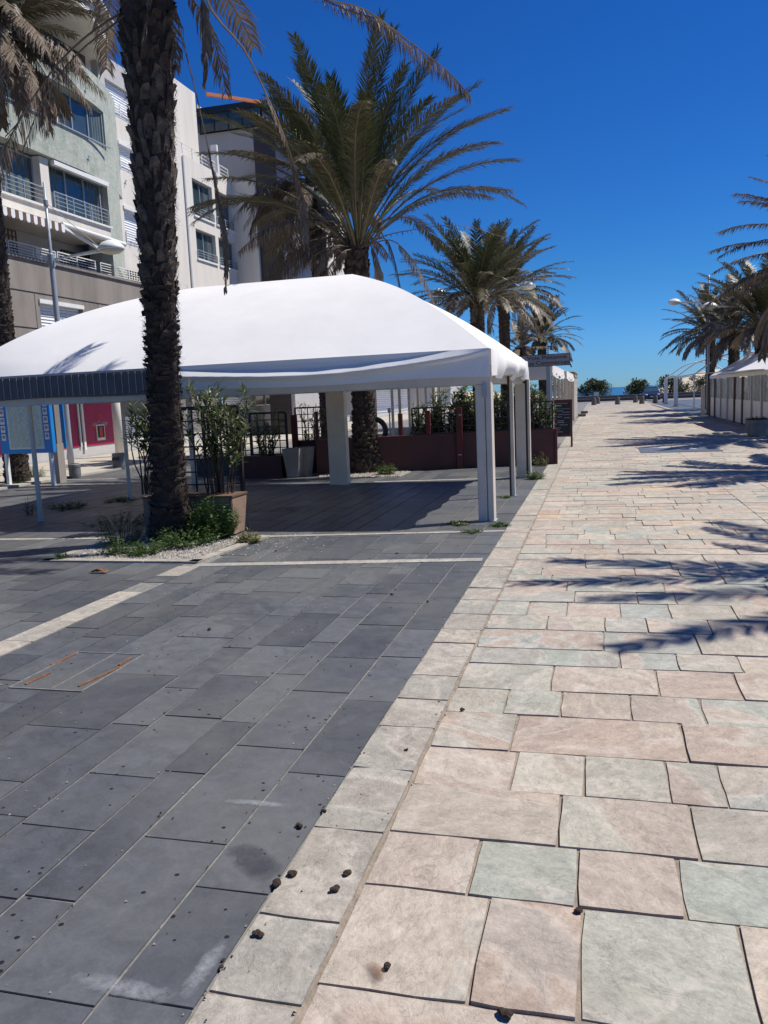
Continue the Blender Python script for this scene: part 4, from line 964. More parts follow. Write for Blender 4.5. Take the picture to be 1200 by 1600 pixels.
# bins
def bin_(label, px, py, r, h, slot):
    p = gr(px, py); p.z = 0; t = thing('litter_bin', label, 'litter bin', p)
    MB().lathe(p, [(r*.92,.02),(r*.95,.05),(r,.1),(r,h-.09),(r*1.05,h-.08),(r*1.05,h-.02),(r*.9,h)], 24).build('drum', M['bin'], t)
    if slot: MB().box(p.x-r*.6,p.x+r*.6,p.y-r-.012,p.y-r+.05,h-.2,h-.11).build('slot', M['ink'], t)
    else: MB().lathe((p.x,p.y,h-.03), [(r*.8,0),(r*.8,.035)], 20).build('top_ring', M['dark'], t)
bin_('grey drum at the foot of the street lamp in front of the magenta shop', 118, 747, .145, .36, False)
bin_('grey litter bin with slot in front of the white shop column', 187, 733, .17, .45, True)
p = gr(369, 742); t = thing('litter_bin', 'grey litter bin with rounded hood seen through the trellis', 'litter bin', (p.x,p.y,0))
MB().lathe(p, [(.14,.03),(.15,.06),(.15,.38),(.16,.39),(.16,.42)], 20).build('drum', M['bin'], t)
MB().lathe((p.x,p.y,.46), [(.16,0),(.155,.06),(.12,.11),(.05,.14)], 20).build('hood', M['bin'], t)
q = MB(); q.bar((p.x-.14,p.y,.4),(p.x-.14,p.y,.48),.02); q.bar((p.x+.14,p.y,.4),(p.x+.14,p.y,.48),.02); q.build('bracket', M['bin'], t)

# blue menu kiosk
a = at(-22,632,Y=16.0); b_ = at(76,632,Y=16.0); c = at(80,706,Y=16.0)
t = thing('menu_kiosk', 'bright blue framed menu board with dish photos on white posts', 'menu board', ((a.x+b_.x)/2,16,0))
z0, z1 = c.z-.02, 2.0; x0, x1 = a.x+.27, b_.x
MB().box(x0,x1,16,16.12,z0,z1).build('panel', M['blue'], t, bevel=.01)
px0 = x0+(x1-x0)*.2; px1 = x0+(x1-x0)*.84
MB().box(px0-.02,px1+.02,15.985,15.998,z0+.1,z1-.05).build('paper_frame', M['white'], t)
MB().box(px0,px1,15.975,15.983,z0+.12,z1-.07).build('menu_sheet', M['paper'], t)
random.seed(4); q = MB()
for i in range(46):
    z = z0+.15+(z1-z0-.3)*i/46; x = px0+.03
    while x < px1-.08: l = ru(.04,.14); q.box(x,min(px1-.03,x+l),15.972,15.974,z,z+.008); x += l+ru(.015,.06)
q.build('print', M['lamp'], t)
for s in (0,1):
    for i in range(5):
        xx = (x0+px0)/2-.01 if s == 0 else (x1+px1)/2; zz = z1-.13-i*.185
        o = MB().box(xx-.055,xx+.055,15.985,15.998,zz-.075,zz+.075).build('photo_card', M['white'], t)
        MB().lathe((xx,15.98,zz), [(.001,0)], 3).build('dish', M['photo'], o) if False else None
        d = MB(); pts = [(xx+.042*math.cos(k*.6283), 15.982, zz+.01+.042*math.sin(k*.6283)) for k in range(10)]; d._add(pts, [tuple(range(10))]); d.build('dish_picture', M['photo'], o)
q = MB().box(x0+.05,x0+.12,16.02,16.1,0,z0-.002); q.build('post', M['white'], t); q = MB().box(x1-.15,x1-.08,16.02,16.1,0,z0-.002); q.build('post', M['white'], t)
# taupe pillar and second blue banner next to it
t = thing('pillar_tub', 'taupe square pillar base between the blue menu board and the street lamp', 'pillar', (-12.2,17,0))
s0 = at(79,740,Y=16.6); s1 = at(93,740,Y=16.6)
MB().box(s0.x,s1.x,16.6,16.85,0,.92).build('base', M['taupe'], t); MB().box(s0.x+.02,s1.x-.0,16.63,16.82,.922,2.1).build('shaft', M['concrete'], t)
t = thing('banner', 'narrow blue banner with a white edge behind the taupe pillar', 'banner', (-12.4,18,0))
s0 = at(90,650,Y=18); s1 = at(99,650,Y=18)
MB().box(s0.x,s1.x,18,18.03,.75,2.15).build('cloth', M['blue'], t); MB().box(s0.x-.045,s0.x-.003,17.99,18.03,.0,2.2).build('edge_pole', M['white'], t)
# bicycle-rack like wire thing below board is a planter basket
t = thing('round_sculpture', 'black upright ring beyond the burgundy wall, right of the palm trunk', 'sculpture', (-7.6,29,0))
q = MB(); cx_, cz_ = at(585,672,Y=29).x, .46
q.tube([(cx_+.42*math.cos(a_), 29, cz_+.42*math.sin(a_)) for a_ in [k*math.pi/12-1.3 for k in range(20)]], .10, 8); q.build('ring', M['dark'], t); MB().box(cx_-.1,cx_+.62,28.8,29.2,0,.07).build('foot', M['dark'], t)
t = thing('steel_post', 'thin steel post standing beyond the burgundy wall', 'post', (at(610,680,Y=26).x,26,0))
MB().lathe((at(610,680,Y=26).x,26,0), [(.025,0),(.025,1.15)], 10).build('pole', M['lamp'], t); MB().box(at(610,680,Y=26).x-.05,at(610,680,Y=26).x+.05,25.97,26.0,1.152,1.3).build('plate', M['lamp'], t)
# ================================================================== LAMPS
def lamp(label, x, y, top, zarm, arms, seed=0, r=.075, al=1.85):
    t = thing('street_lamp', label, 'street lamp', (x,y,0), 'street lamps with dome heads')
    MB().tube([(x,y,0),(x,y,.9),(x,y,zarm),(x,y,zarm+.15),(x,y,top)], [r*1.25,r*1.05,r*.95,r*.62,r*.45], 14).build('pole', M['lamp'], t, smooth=True)
    q = MB().lathe((x,y,zarm-.18), [(r*1.15,0),(r*1.25,.02),(r*1.25,.34),(r*1.1,.36)], 14); q.build('collar', M['lamp'], t); q = MB().lathe((x,y,top-.62), [(r*.8,0),(r*.85,.02),(r*.85,.16),(r*.7,.18)], 12); q.build('collar', M['lamp'], t)
    for s in arms:
        q = MB(); q.bar((x+s*.05,y,zarm+.02),(x+s*(al-.33),y,zarm+.16),.035,.05); q.bar((x+s*.05,y,zarm+.02),(x+s*(al-.33),y+.1,zarm+.12),.02,.03); q.build('arm', M['lamphead'], t)
        MB().tube([(x+s*.04,y,top-.55),(x+s*(al-.3),y,zarm+.19)], .009, 5).build('stay_cable', M['lamp'], t)
        hx = x+s*al; hz = zarm+.12
        MB().lathe((hx,y,hz), [(.31,0),(.325,.03),(.30,.10),(.22,.19),(.10,.245),(.02,.255)], 28, sx=1.12).build('lamp_shade', M['lamphead'], t, smooth=True)
        MB().lathe((hx,y,hz-.10), [(.12,0),(.22,.03),(.27,.07),(.285,.098)], 24, sx=1.1).build('lens', M['lens'], t, smooth=True)
lamp('tall street lamp in front of the concrete wall, dome head on the right', -14.3, 20, 7.75, 5.72, (1,))
lamp('double headed street lamp among the middle palms', -4.85, 36.8, 7.6, 5.95, (-1,1), al=1.95)
lamp('street lamp on the far right, tall mast above the palms, arm pointing left', 6.15, 51, 7.7, 6.15, (-1,))
lamp('street lamp whose white head hangs over the clear sided tent', 7.2, 44, 6.6, 5.2, (-1,))
t = thing('camera_mast', 'thin mast with small cameras left of the pedestrian sign palm', 'mast', (-3.1,46,0))
x = at(857,600,Y=46).x; MB().tube([(x,46,0),(x,46,4.3)], .04, 8).build('pole', M['lamp'], t); q = MB().box(x-.03,x+.22,45.95,46.05,3.95,4.02); q.box(x+.12,x+.24,45.9,46.1,3.8,3.94); q.build('camera_box', M['dark'], t)

# ================================================================== BUILDING
random.seed(88)
bl = thing('apartment_building', 'long pale apartment block with green clad corner, shops at its foot, left side', 'building', (-17,30,0))
def wall(name, X, Y0, Y1, Z0, Z1, ops, m, th=.25, depth=None):
    """wall facing +X at plane X with rectangular openings [(y0,y1,z0,z1)]"""
    ysx = sorted({Y0,Y1,*[o[0] for o in ops],*[o[1] for o in ops]}); zsx = sorted({Z0,Z1,*[o[2] for o in ops],*[o[3] for o in ops]})
    ysx = [v for v in ysx if Y0 <= v <= Y1]; zsx = [v for v in zsx if Z0 <= v <= Z1]; q = MB()
    for ya, yb in zip(ysx[:-1], ysx[1:]):
        for za, zb in zip(zsx[:-1], zsx[1:]):
            cy, cz = (ya+yb)/2, (za+zb)/2
            if any(o[0] < cy < o[1] and o[2] < cz < o[3] for o in ops): continue
            q.quad((X,ya,za),(X,yb,za),(X,yb,zb),(X,ya,zb))
    for y0, y1, z0, z1 in ops:
        D = X-th; q.quad((X,y0,z0),(X,y1,z0),(D,y1,z0),(D,y0,z0)); q.quad((X,y0,z1),(D,y0,z1),(D,y1,z1),(X,y1,z1)); q.quad((X,y0,z0),(D,y0,z0),(D,y0,z1),(X,y0,z1)); q.quad((X,y1,z0),(X,y1,z1),(D,y1,z1),(D,y1,z0))
    q.quad((X,Y0,Z0),(X,Y0,Z1),(X-th,Y0,Z1),(X-th,Y0,Z0)); q.quad((X,Y1,Z0),(X-th,Y1,Z0),(X-th,Y1,Z1),(X,Y1,Z1)); q.quad((X,Y0,Z1),(X,Y1,Z1),(X-th,Y1,Z1),(X-th,Y0,Z1))
    return q.build(name, M[m], bl)
def window(X, y0, y1, z0, z1, n=2, fill='glass', rail=False, cassette=False, th=.22, curt=True, fm='lamp'):
    D = X-th; f = MB(); w_ = .05
    f.box(D,D+.06,y0,y0+w_,z0,z1); f.box(D,D+.06,y1-w_,y1,z0,z1); f.box(D,D+.06,y0+w_,y1-w_,z0,z0+w_); f.box(D,D+.06,y0+w_,y1-w_,z1-w_,z1)
    for i in range(1, n): y = y0+(y1-y0)*i/n; f.box(D,D+.07,y-w_/2,y+w_/2,z0+w_,z1-w_)
    o = f.build('window', M[fm], bl)
    if fill == 'shutter':
        q = MB(); k = int((z1-z0)/.09)
        for i in range(k): za = z0+(z1-z0)*i/k; q._add([(D+.07,y0,za),(D+.07,y1,za),(D+.09,y1,za+.03),(D+.09,y0,za+.03),(D+.075,y1,za+.085),(D+.075,y0,za+.085)], [(0,1,2,3),(3,2,4,5)])
        q.build('roller_shutter', M['shutter'], o)
    else:
        MB().box(D+.01,D+.03,y0+w_,y1-w_,z0+w_,z1-w_).build('pane', M[fill], o)
        if curt:
            for s in (0,1):
                q = MB(); ya = y0+w_ if s == 0 else y1-w_-(y1-y0)*.22; q.grid(lambda u, v: (D+.032+.006*math.sin(u*25), ya+(y1-y0)*.22*u, z0+w_+(z1-z0-2*w_)*v), 20, 1)
                q.build('curtain', M['curtain'], o)
    if rail: railing(X+.03, y0, y1, z0+.02, z0+.48, 4)
    if cassette: MB().box(X-.16,X+.05,y0-.03,y1+.03,z1-.10,z1+.02).build('shutter_box', M['white'], bl)
    return o
def railing(X, y0, y1, z0, z1, n=4, m='white', tilt=False):
    q = MB()
    for i in range(n): z = z1-(z1-z0)*i/n; q.bar((X,y0,z),(X,y1,z),.03 if i == 0 else .018)
    k = max(1, round((y1-y0)/.9))
    for i in range(k+1): y = y0+(y1-y0)*i/k; q.bar((X,y,z0),(X,y,z1),.03)
    return q.build('railing', M[m], bl)
def R(px0, py0, px1, py1, X):
    a, b_ = at(px0,py0,X=X), at(px1,py1,X=X); return a.y, b_.y, min(a.z,b_.z), max(a.z,b_.z)
# --- ground floor: shop fronts under the grey parapet wall
GX = -16.0; ZP = 6.08
# parapet wall: plain concrete with joints and a shuttered opening
op = R(61,468,136,560,GX); op = (op[0], op[1], 3.2, at(61,468,X=GX).z)
wall('parapet_wall', GX, 10, 31.5, 2.9, ZP, [op], 'concrete', .35)
window(GX, *op, n=1, fill='shutter', cassette=True)
q = MB()
for z in (5.14, 4.1): q.box(GX+.001,GX+.006,10,31.4,z,z+.035)
for y in (13.4,16.3,19.0,21.4,24.6,27.7): q.box(GX+.001,GX+.005,y,y+.02,3.0,5.13)
q.build('panel_joint', M['dark'], bl)
MB().box(GX-.42,GX+.06,10,31.5,ZP+.002,ZP+.07).build('parapet_cap', M['concrete'], bl)
MB().box(-17.4,GX-.36,10,60,2.75,2.9).build('arcade_ceiling', M['facwhite'], bl)
MB().box(GX-.35,GX,31.52,100,2.9,4.4).build('arcade_fascia', M['facwhite'], bl)
railing(GX-.15, 10, 20.6, ZP+.07, ZP+.48, 4); railing(GX-.15, 22.9, 24.9, ZP+.07, ZP+.48, 5); railing(GX-.15, 25.2, 31.3, ZP+.07, ZP+.48, 5); railing(GX-.15, 20.7,22.8, ZP+.07, ZP+.46, 5)
MB().box(-19.5,GX-.4,10,31.5,5.0,5.2).build('terrace_floor', M['concrete'], bl)
# shop fronts
SXF = -17.35
def shop(y0, y1, z0, z1, m, name='shop_front', x=SXF): return MB().box(x-.1,x,y0,y1,z0,z1).build(name, M[m], bl)
ym = [at(px, 680, X=SXF).y for px in (60,95,126,131,180,197,238,290,345,352,398,402,470,520,560,586,642,680)]
shop(10, 100, 0, .42, 'facshade', 'plinth', SXF-.02)
shop(ym[0]-8, ym[2]-.12, .42, 2.8, 'magenta', 'magenta_panel'); sp_ = shop(ym[3]+.05, ym[4], .42, 2.8, 'magenta', 'magenta_panel')
MB().box(SXF+.001,SXF+.05,ym[2]-.08,ym[2]-.02,.42,2.8).build('glazing_bar', M['white'], bl); MB().box(SXF+.001,SXF+.06,ym[3]-.08,ym[3]+.02,.3,2.8).build('glazing_bar', M['white'], bl)
yc = (ym[3]+ym[4])/2+.03
zz = at(154,662,X=SXF).z
dq = MB(); 
for sc_, mm in ((.56,'redink'),):
    dia = MB(); dia._add([(SXF+.006,yc-sc_,zz),(SXF+.006,yc,zz-sc_*.62),(SXF+.006,yc+sc_,zz),(SXF+.006,yc,zz+sc_*.62)], [(0,1,2,3)]); dia.build('emblem', M['redink'], sp_)
dia = MB(); s_ = .50; dia._add([(SXF+.009,yc-s_,zz),(SXF+.009,yc,zz-s_*.62),(SXF+.009,yc+s_,zz),(SXF+.009,yc,zz+s_*.62)], [(0,1,2,3)]); dia.build('emblem_field', M['magenta'], sp_)
text('Lee Cooper', .25, (SXF+.014,yc,zz), ROT_EAST, M['chalk'], sp_, 'lettering', sx=.78)
f_ = MB().box(SXF+.002,SXF+.03,yc-.24,yc+.25,.58,1.14).build('poster_frame', M['facwhite'], sp_)
MB().box(SXF+.031,SXF+.036,yc-.20,yc+.21,.68,1.10).build('poster', M['ink'], sp_); 
MB().box(SXF+.037,SXF+.04,yc-.08,yc+.09,.72,1.06).build('poster_motif', M['redink'], sp_)
# column, grey then scalloped shutters
MB().lathe((-15.9, at(187,690,X=-15.9).y, 0), [(.17,0),(.17,2.9)], 20).build('column', M['facwhite'], bl, smooth=True)
shop(ym[5], ym[6]+1.5, 1.38, 2.8, 'greyshutter', 'grey_shutter')
q = MB()
for i in range(14): z = .42+i*.068; q._add([(SXF+.0,ym[5],z),(SXF+.0,ym[6]+1.5,z),(SXF+.03,ym[6]+1.5,z+.03),(SXF+.03,ym[5],z+.03),(SXF+.005,ym[6]+1.5,z+.066),(SXF+.005,ym[5],z+.066)], [(0,1,2,3),(3,2,4,5)])
q.build('pale_shutter', M['shutter'], bl)
MB().box(SXF+.001,SXF+.03,ym[5],ym[6]+1.5,1.9,1.96).build('shutter_rail', M['white'], bl)
shop(ym[6]+1.52, ym[8], .42, 2.8, 'facwhite'); 
def louver(y0, y1, z0, z1, sp=.1):
    q = MB(); k = int((z1-z0)/sp)
    for i in range(k): z = z0+i*sp; q._add([(SXF+.0,y0,z),(SXF+.0,y1,z),(SXF+.04,y1,z+sp*.4),(SXF+.04,y0,z+sp*.4),(SXF+.005,y1,z+sp*.95),(SXF+.005,y0,z+sp*.95)], [(0,1,2,3),(3,2,4,5)])
    return q.build('louvred_shutter', M['shutter'], bl)
louver(ym[9], ym[10], .42, 2.7); shop(ym[10]+.02, ym[11], .42, 2.8, 'facwhite')
shop(ym[11], ym[12], 1.55, 2.8, 'glass', 'shop_glass'); shop(ym[11], ym[12], .42, 1.54, 'facwhite')
q = MB()
for i in range(6): y = ym[11]+(ym[12]-ym[11])*i/5; MB().box(SXF+.001,SXF+.05,y-.06,y+.06,1.5,2.8).build('glazing_bar', M['white'], bl)
shop(ym[12]+.02, ym[13]-2, .42, 2.8, 'glass', 'shop_glass'); shop(ym[13]-1.9, ym[13], 1.2, 2.6, 'redink', 'red_poster')
shop(ym[13]+.1, ym[15], .42, 2.8, 'facshade'); louver(ym[15]+.1, ym[16], .42, 2.7, .16); shop(ym[16]+.1, ym[17]+20, .42, 2.8, 'facshade')
for px in (470,575,583,652,680): MB().box(-16.1,-15.7,at(px,660,X=-15.9).y-.25,at(px,660,X=-15.9).y+.25,0,2.9).build('column', M['facwhite'], bl)
# --- first floor recess (behind the terrace railing) with awning
UX = -16.55
wall('recess_wall', UX-.9, 10, 27, 5.2, 7.3, [], 'facshade', .2)
MB().box(UX-.9+.001,UX-.86,23.6,25.6,5.2,6.9).build('white_shutter', M['shutter'], bl)
lt = MB(); y0,y1 = at(0,350,X=UX-.6).y, at(22,350,X=UX-.6).y
def lat2(y0, y1, z0, z1, X, m='orange', s=.17):
    q = MB(); n = round((y1-y0)/s); k = round((z1-z0)/s)
    for i in range(n+1): y = y0+(y1-y0)*i/n; q.box(X,X+.03,y-.022,y+.022,z0,z1)
    for i in range(k+1): z = z0+(z1-z0)*i/k; q.box(X+.031,X+.05,y0,y1,z-.022,z+.022)
    q.build('terrace_lattice', M[m], bl)
lat2(y0-1.5, y1, 6.1, 7.15, UX-.6, 'wood'); lat2(at(95,400,X=UX-.6).y, at(133,400,X=UX-.6).y, 6.1, 6.95, UX-.6, 'lattice'); lat2(at(196,430,X=UX-.3).y, at(226,430,X=UX-.3).y, 5.9, 6.75, UX-.3, 'lattice')
# white spandrel under the second floor windows
zs1 = at(100,334,X=GX-.05).z
MB().box(-17.9,GX,10,at(173,360,X=GX).y,7.32,7.74).build('spandrel', M['facwhite'], bl)
MB().box(GX-.1,GX+.07,10,at(174,360,X=GX).y,7.742,7.80).build('sill', M['white'], bl)
# awning with scalloped striped edge
q = MB(); ya, yb = 10, at(90,372,X=GX+.3).y; zz0 = 7.22
q.quad((GX-.4,ya,7.34),(GX+.55,ya,zz0),(GX+.55,yb,zz0),(GX-.4,yb,7.34)); aw = q.build('awning', M['facwhite'], bl)
q = MB(); q2 = MB(); y = ya
i = 0
q = MB()
while y < yb:
    q.cm = i % 2; yh = y+.078
    q.quad((GX+.555,y,zz0-.01),(GX+.555,y+.157,zz0-.01),(GX+.555,y+.157,zz0-.20),(GX+.555,y,zz0-.20)); q._add([(GX+.555,y,zz0-.20),(GX+.555,y+.157,zz0-.20),(GX+.555,yh+.04,zz0-.25),(GX+.555,yh-.04,zz0-.25)], [(0,1,2,3)]); y += .157; i += 1
q.build('awning_valance', [M['shutter'], M['wood']], aw)
MB().tube([(GX+.45,yb+.05,zz0+.02),(GX+.45,yb+3.5,zz0-.02)], .07, 10).build('awning_roller', M['white'], bl)
MB().bar((GX+.5,yb,zz0-.08),(GX+.1,yb+2.6,zz0-.32),.07).build('awning_arm', M['white'], bl)
# --- second floor: glass band between pillars
w1 = R(80,252,167,353,GX-.0)
Z2a, Z2b = 7.82, 9.2
yy = [at(px, 300, X=GX).y for px in (-40,67,80,167)]
window(GX-.1, w1[0], yy[3], Z2a, Z2b, n=3, fill='glass'); window(GX-.1, yy[0]-3, yy[1], Z2a, Z2b, n=4, fill='glass')
MB().box(GX-.55,GX-.02,yy[1],yy[2],Z2a,9.22).build('pillar', M['facwhite'], bl)
railing(GX+.0, w1[0]-.02, yy[3]-.05, Z2a+.02, Z2a+.5, 4, 'lamp'); railing(GX+.0, yy[0]-3, yy[1], Z2a+.02, Z2a+.5, 4, 'lamp')
MB().box(GX-.05,GX+.10,w1[0],yy[3],9.1,9.24).build('blind_box', M['white'], bl)
# --- green clad curved storey above
M['green'] = stonemat('green_cladding', [(0,(.33,.37,.32)),(.5,(.38,.42,.37)),(1,(.43,.46,.41))], .5, rough=.85, bump=.15, spec=.2)
def gx(y): return GX+.12-(.95*((y-24.2)/3.9)**2 if y > 24.2 else 0)
YG1 = 28.0
def curved(name, y0, y1, z0f, z1f, m, n=None, off=0., th=.3):
    q = MB(); n = n or max(2, int((y1-y0)/.3))
    for i in range(n):
        ya, yb = y0+(y1-y0)*i/n, y0+(y1-y0)*(i+1)/n; zs_ = 3 if z1f-z0f > .7 else 1
        for k in range(zs_):
            za, zb = z0f+(z1f-z0f)*k/zs_, z0f+(z1f-z0f)*(k+1)/zs_
            q.quad((gx(ya)+off,ya,za),(gx(yb)+off,yb,za),(gx(yb)+off,yb,zb),(gx(ya)+off,ya,zb), tone())
        q.quad((gx(ya)+off,ya,z1f),(gx(yb)+off,yb,z1f),(gx(yb)+off-th,yb,z1f),(gx(ya)+off-th,ya,z1f), (.5,.5,.5)); q.quad((gx(ya)+off,ya,z0f),(gx(ya)+off-th,ya,z0f),(gx(yb)+off-th,yb,z0f),(gx(yb)+off,yb,z0f), (.5,.5,.5))
    for y, a in ((y0,1),(y1,0)): q.quad((gx(y)+off,y,z0f),(gx(y)+off,y,z1f),(gx(y)+off-th,y,z1f),(gx(y)+off-th,y,z0f), (.5,.5,.5))
    return q.build(name, M[m], bl)
curved('green_cladding', 10, YG1, 9.26, 10.36, 'green', th=.5); curved('green_cladding', 10, YG1, 11.62, 12.62, 'green', th=.5)
yw = [at(px, 160, X=GX).y for px in (30,40,92,160,168)]
curved('green_cladding', yw[4]-.15, YG1, 10.362, 11.618, 'green', n=4, th=.5)
MB().box(GX-.5,GX-.05,yw[1]-.3,yw[2]-.1,10.36,11.62).build('dark_cladding', M['wood'], bl)
window(GX-.0, yw[2]-.05, yw[4]-.17, 10.37, 11.61, n=3, fill='glass'); window(GX-.0, 14, yw[1]-.32, 10.37, 11.61, n=6)
MB().box(GX+.125,GX+.17,10,yw[4]-.3,10.362,10.40).build('sill', M['lamp'], bl)
MB().box(GX+.125,GX+.15,10,24.2,12.622,12.68).build('coping', M['white'], bl)
MB().box(GX-.12,GX-.10,at(92,150,X=GX).y-.12,at(92,150,X=GX).y-.02,10.37,11.6).build('white_jamb', M['white'], bl)
# green fin going down beside the windows
curved('green_cladding', yy[3]+.12, 27.3, 5.2, 9.258, 'green', n=3, th=.9)
# set back attic with big overhanging roof slab
MB().box(-20.5,-18.6,10,27.6,12.3,14.3).build('attic_wall', M['facshade'], bl)
MB().box(-17.9,-17.3,24.6,27.2,12.3,14.0).build('attic_pier', M['darkbrown'], bl)
q = MB(); s = [(10,-15.2),(22,-15.0),(24.5,-15.3),(26.6,-16.0),(28.3,-17.2)]
pts = [(x_,y_) for y_,x_ in s]+[(-21,28.3),(-21,10)]
q.prism(pts, 13.95, 14.55); q.build('roof_slab', M['facwhite'], bl); q = MB(); q.prism([(x_+.25,y_+.1) for x_,y_ in pts[:5]]+pts[5:], 14.552, 14.66); q.build('roof_edge', M['facshade'], bl)
# --- white section
WX = -17.0; yA, yB = 27.6, at(371,430,X=WX).y
def RW(px0, py0, px1, py1): return R(px0, py0, px1, py1, WX)
o1 = RW(186,217,230,296); o2 = RW(194,317,236,392); oA = (o1[0]-.1, 31.0, at(190,225,X=WX).z-.95, at(188,222,X=WX).z)
oB = (oA[0], 31.0, at(196,335,X=WX).z-1.1, at(194,322,X=WX).z)
z3 = at(320,280,X=WX)
oC = (at(301,300,X=WX).y, at(331,300,X=WX).y, at(303,335,X=WX).z, at(301,278,X=WX).z); oD = (at(307,380,X=WX).y, at(337,380,X=WX).y, at(309,403,X=WX).z, at(307,357,X=WX).z)
oE = (at(338,340,X=WX).y, at(363,340,X=WX).y, oC[2], oC[3]); oF = (at(343,400,X=WX).y, at(368,400,X=WX).y, oD[2], oD[3]); oG = (27.9, 31.0, 5.2, 6.9)
ztop = at(333,267,X=WX).z
wall('white_facade', WX, yA, yB, 5.9, ztop, [oA,oB,oC,oD,oE,oF], 'facwhite')
window(WX, *oA, n=1, fill='shutter', rail=True, cassette=True); window(WX, *oB, n=1, fill='shutter', rail=True, cassette=True)
for o in (oC,oD,oE,oF):
    window(WX, *o, n=2, fill='glass'); railing(WX+.03, o[0], o[1], o[2]+.02, o[2]+.35, 3, 'lamp')
    MB().box(WX+.002,WX+.06,o[0]-.05,o[1]+.05,o[2]-.08,o[2]-.002).build('sill', M['white'], bl)
q = MB()
for y in (33.35,): q.tube([(WX+.05,y,6),(WX+.05,y,ztop-.1)], .05, 6)
q.build('downpipe', M['white'], bl)
q = MB()
for y, z in ((28.6,9.9),(31.9,9.9),(28.6,7.7),(33.9,9.35),(31.5,7.6),(24.8,11.75),(24.6,9.6),(20.9,9.6)):
    X_ = WX if y > 27.6 else gx(y); q = MB(); q.bar((X_+.05,y,z),(X_+.05,y,z+.18),.02); q.bar((X_+.05,y-.01,z+.18),(X_+.05,y+.1,z+.18),.02); q.build('wall_hook', M['lamp'], bl)
wall('top_floor_wall', WX-.1, 27.6, 31.6, ztop+.0, 14.3, [(28.0,31.2,12.35,13.5)], 'facshade'); window(WX-.1, 28.0,31.2,12.35,13.5, n=1, fill='shutter', rail=True)
MB().box(WX-4,WX-.02,yA,yB,ztop-.25,ztop-.03).build('roof_terrace', M['facshade'], bl)
railing(WX-.1, 31.8, yB-.1, ztop+.02, ztop+.5, 3)
MB().box(WX-.3,WX+.0,yB-1.4,yB-1.25,ztop,ztop+1.3).build('privacy_screen', M['white'], bl)
MB().box(WX-4,WX-.02,27.6,yB,5.2,5.9-.002).build('lower_floor', M['facshade'], bl)
MB().box(GX-.8,GX-.3,27.9,yB,5.55,5.75).build('wood_soffit', M['brownclad'], bl)
# lift block, dark glazed balcony, orange beam
bX = -18.2
y0 = at(262,140,X=bX).y; y1 = at(304,140,X=bX).y; zt = at(283,130,X=bX).z
MB().box(bX-2.5,bX,y0,y1,11,zt).build('lift_block', M['facwhite'], bl)
RYC = 39.5
xl_, xr_ = at(286,205,Y=RYC).x, at(404,350,Y=yB+.2).x-.02
ztb = at(307,171,Y=RYC).z; zbb = at(309,208,Y=RYC).z; xbl = at(306,190,Y=RYC).x
MB().box(-23,xr_,RYC+.3,43.4,12.21,zbb-.0).build('upper_storey', M['facshade'], bl)
MB().box(-23,xbl,RYC+.31,43.3,zbb,at(283,150,Y=RYC).z-.4).build('upper_storey', M['facwhite'], bl)
MB().box(xbl+.01,xr_,RYC+.02,RYC+.06,zbb,ztb-.3).build('dark_balcony', M['glass'], bl)
MB().box(xbl+.01,xr_,RYC+.35,43.2,zbb+.01,ztb-.3).build('dark_storey', M['darkbrown'], bl)
MB().box(xbl-.05,xr_+.05,RYC-.1,43.4,ztb-.298,ztb).build('dark_fascia', M['dark'], bl)
for i in range(4): MB().box(xbl+.2+i*.75,xbl+.24+i*.75,RYC-.02,RYC+.015,zbb,ztb-.3).build('balcony_bar', M['dark'], bl)
a = at(322,147,X=-16.6); c = at(408,160,X=-15.0)
q = MB(); q.bar(a, c, .12, .14); q.build('orange_beam', M['orange'], bl)
# recessed grey wall, dark tower, second white wing
MB().box(-18.5,at(404,350,Y=yB+.2).x-.01,yB+.02,38.9,4.4,12.2).build('grey_return', M['facwhite'], bl)
xa, xb, xc = at(404,350,Y=yB+.2).x, at(437,350,Y=yB+.2).x, at(444,350,Y=yB+.2).x
MB().box(xa,xb,yB+.2,42,0,at(405,200,Y=yB+.2).z).build('dark_tower', M['darkbrown'], bl)
MB().box(xb+.01,xc,yB+.3,42.2,0,12).build('grey_fin', M['facshade'], bl)
W2 = xc
zt2 = at(500,330,X=W2).z
ow = [(at(482,410,X=W2).y, at(512,410,X=W2).y, at(490,430,X=W2).z, at(490,385,X=W2).z)]
YE = at(540,400,X=W2).y
wall('white_wing', W2, 42.2, YE, 4.4, 12.6, ow, 'facwhite', .3)
window(W2, *ow[0], n=2, fill='tealglass', curt=False)
MB().box(W2-5,W2-.31,42.2,YE,12.3,12.58).build('wing_roof', M['facshade'], bl)
q = MB()
yb0, yb1 = at(477,370,X=W2+1).y, at(520,370,X=W2+1).y; zb0 = at(490,385,X=W2+1).z
MB().box(W2+.002,W2+1.0,yb0,yb1,zb0,zb0+.75).build('balcony', M['facwhite'], bl)
q = MB()
for i in range(8):
    for k in range(4): q.box(W2+1.001,W2+1.006,yb0+.3+i*.3,yb0+.38+i*.3,zb0+.15+k*.14,zb0+.21+k*.14)
q.build('perforation', M['ink'], bl)
q = MB(); random.seed(2)
for i in range(70): y = ru(at(515,410,X=W2).y, YE-.2); z = ru(7.5,9.2); q.box(W2+.001,W2+.006,y,y+.08,z,z+.06)
q.build('perforation', M['ink'], bl)
MB().box(-21,-16.4,58.0,100,2.9,4.4).build('far_block', M['facwhite'], bl)
MB().box(-24,-20.6,10,43,0,12.1).build('core', M['facshade'], bl)
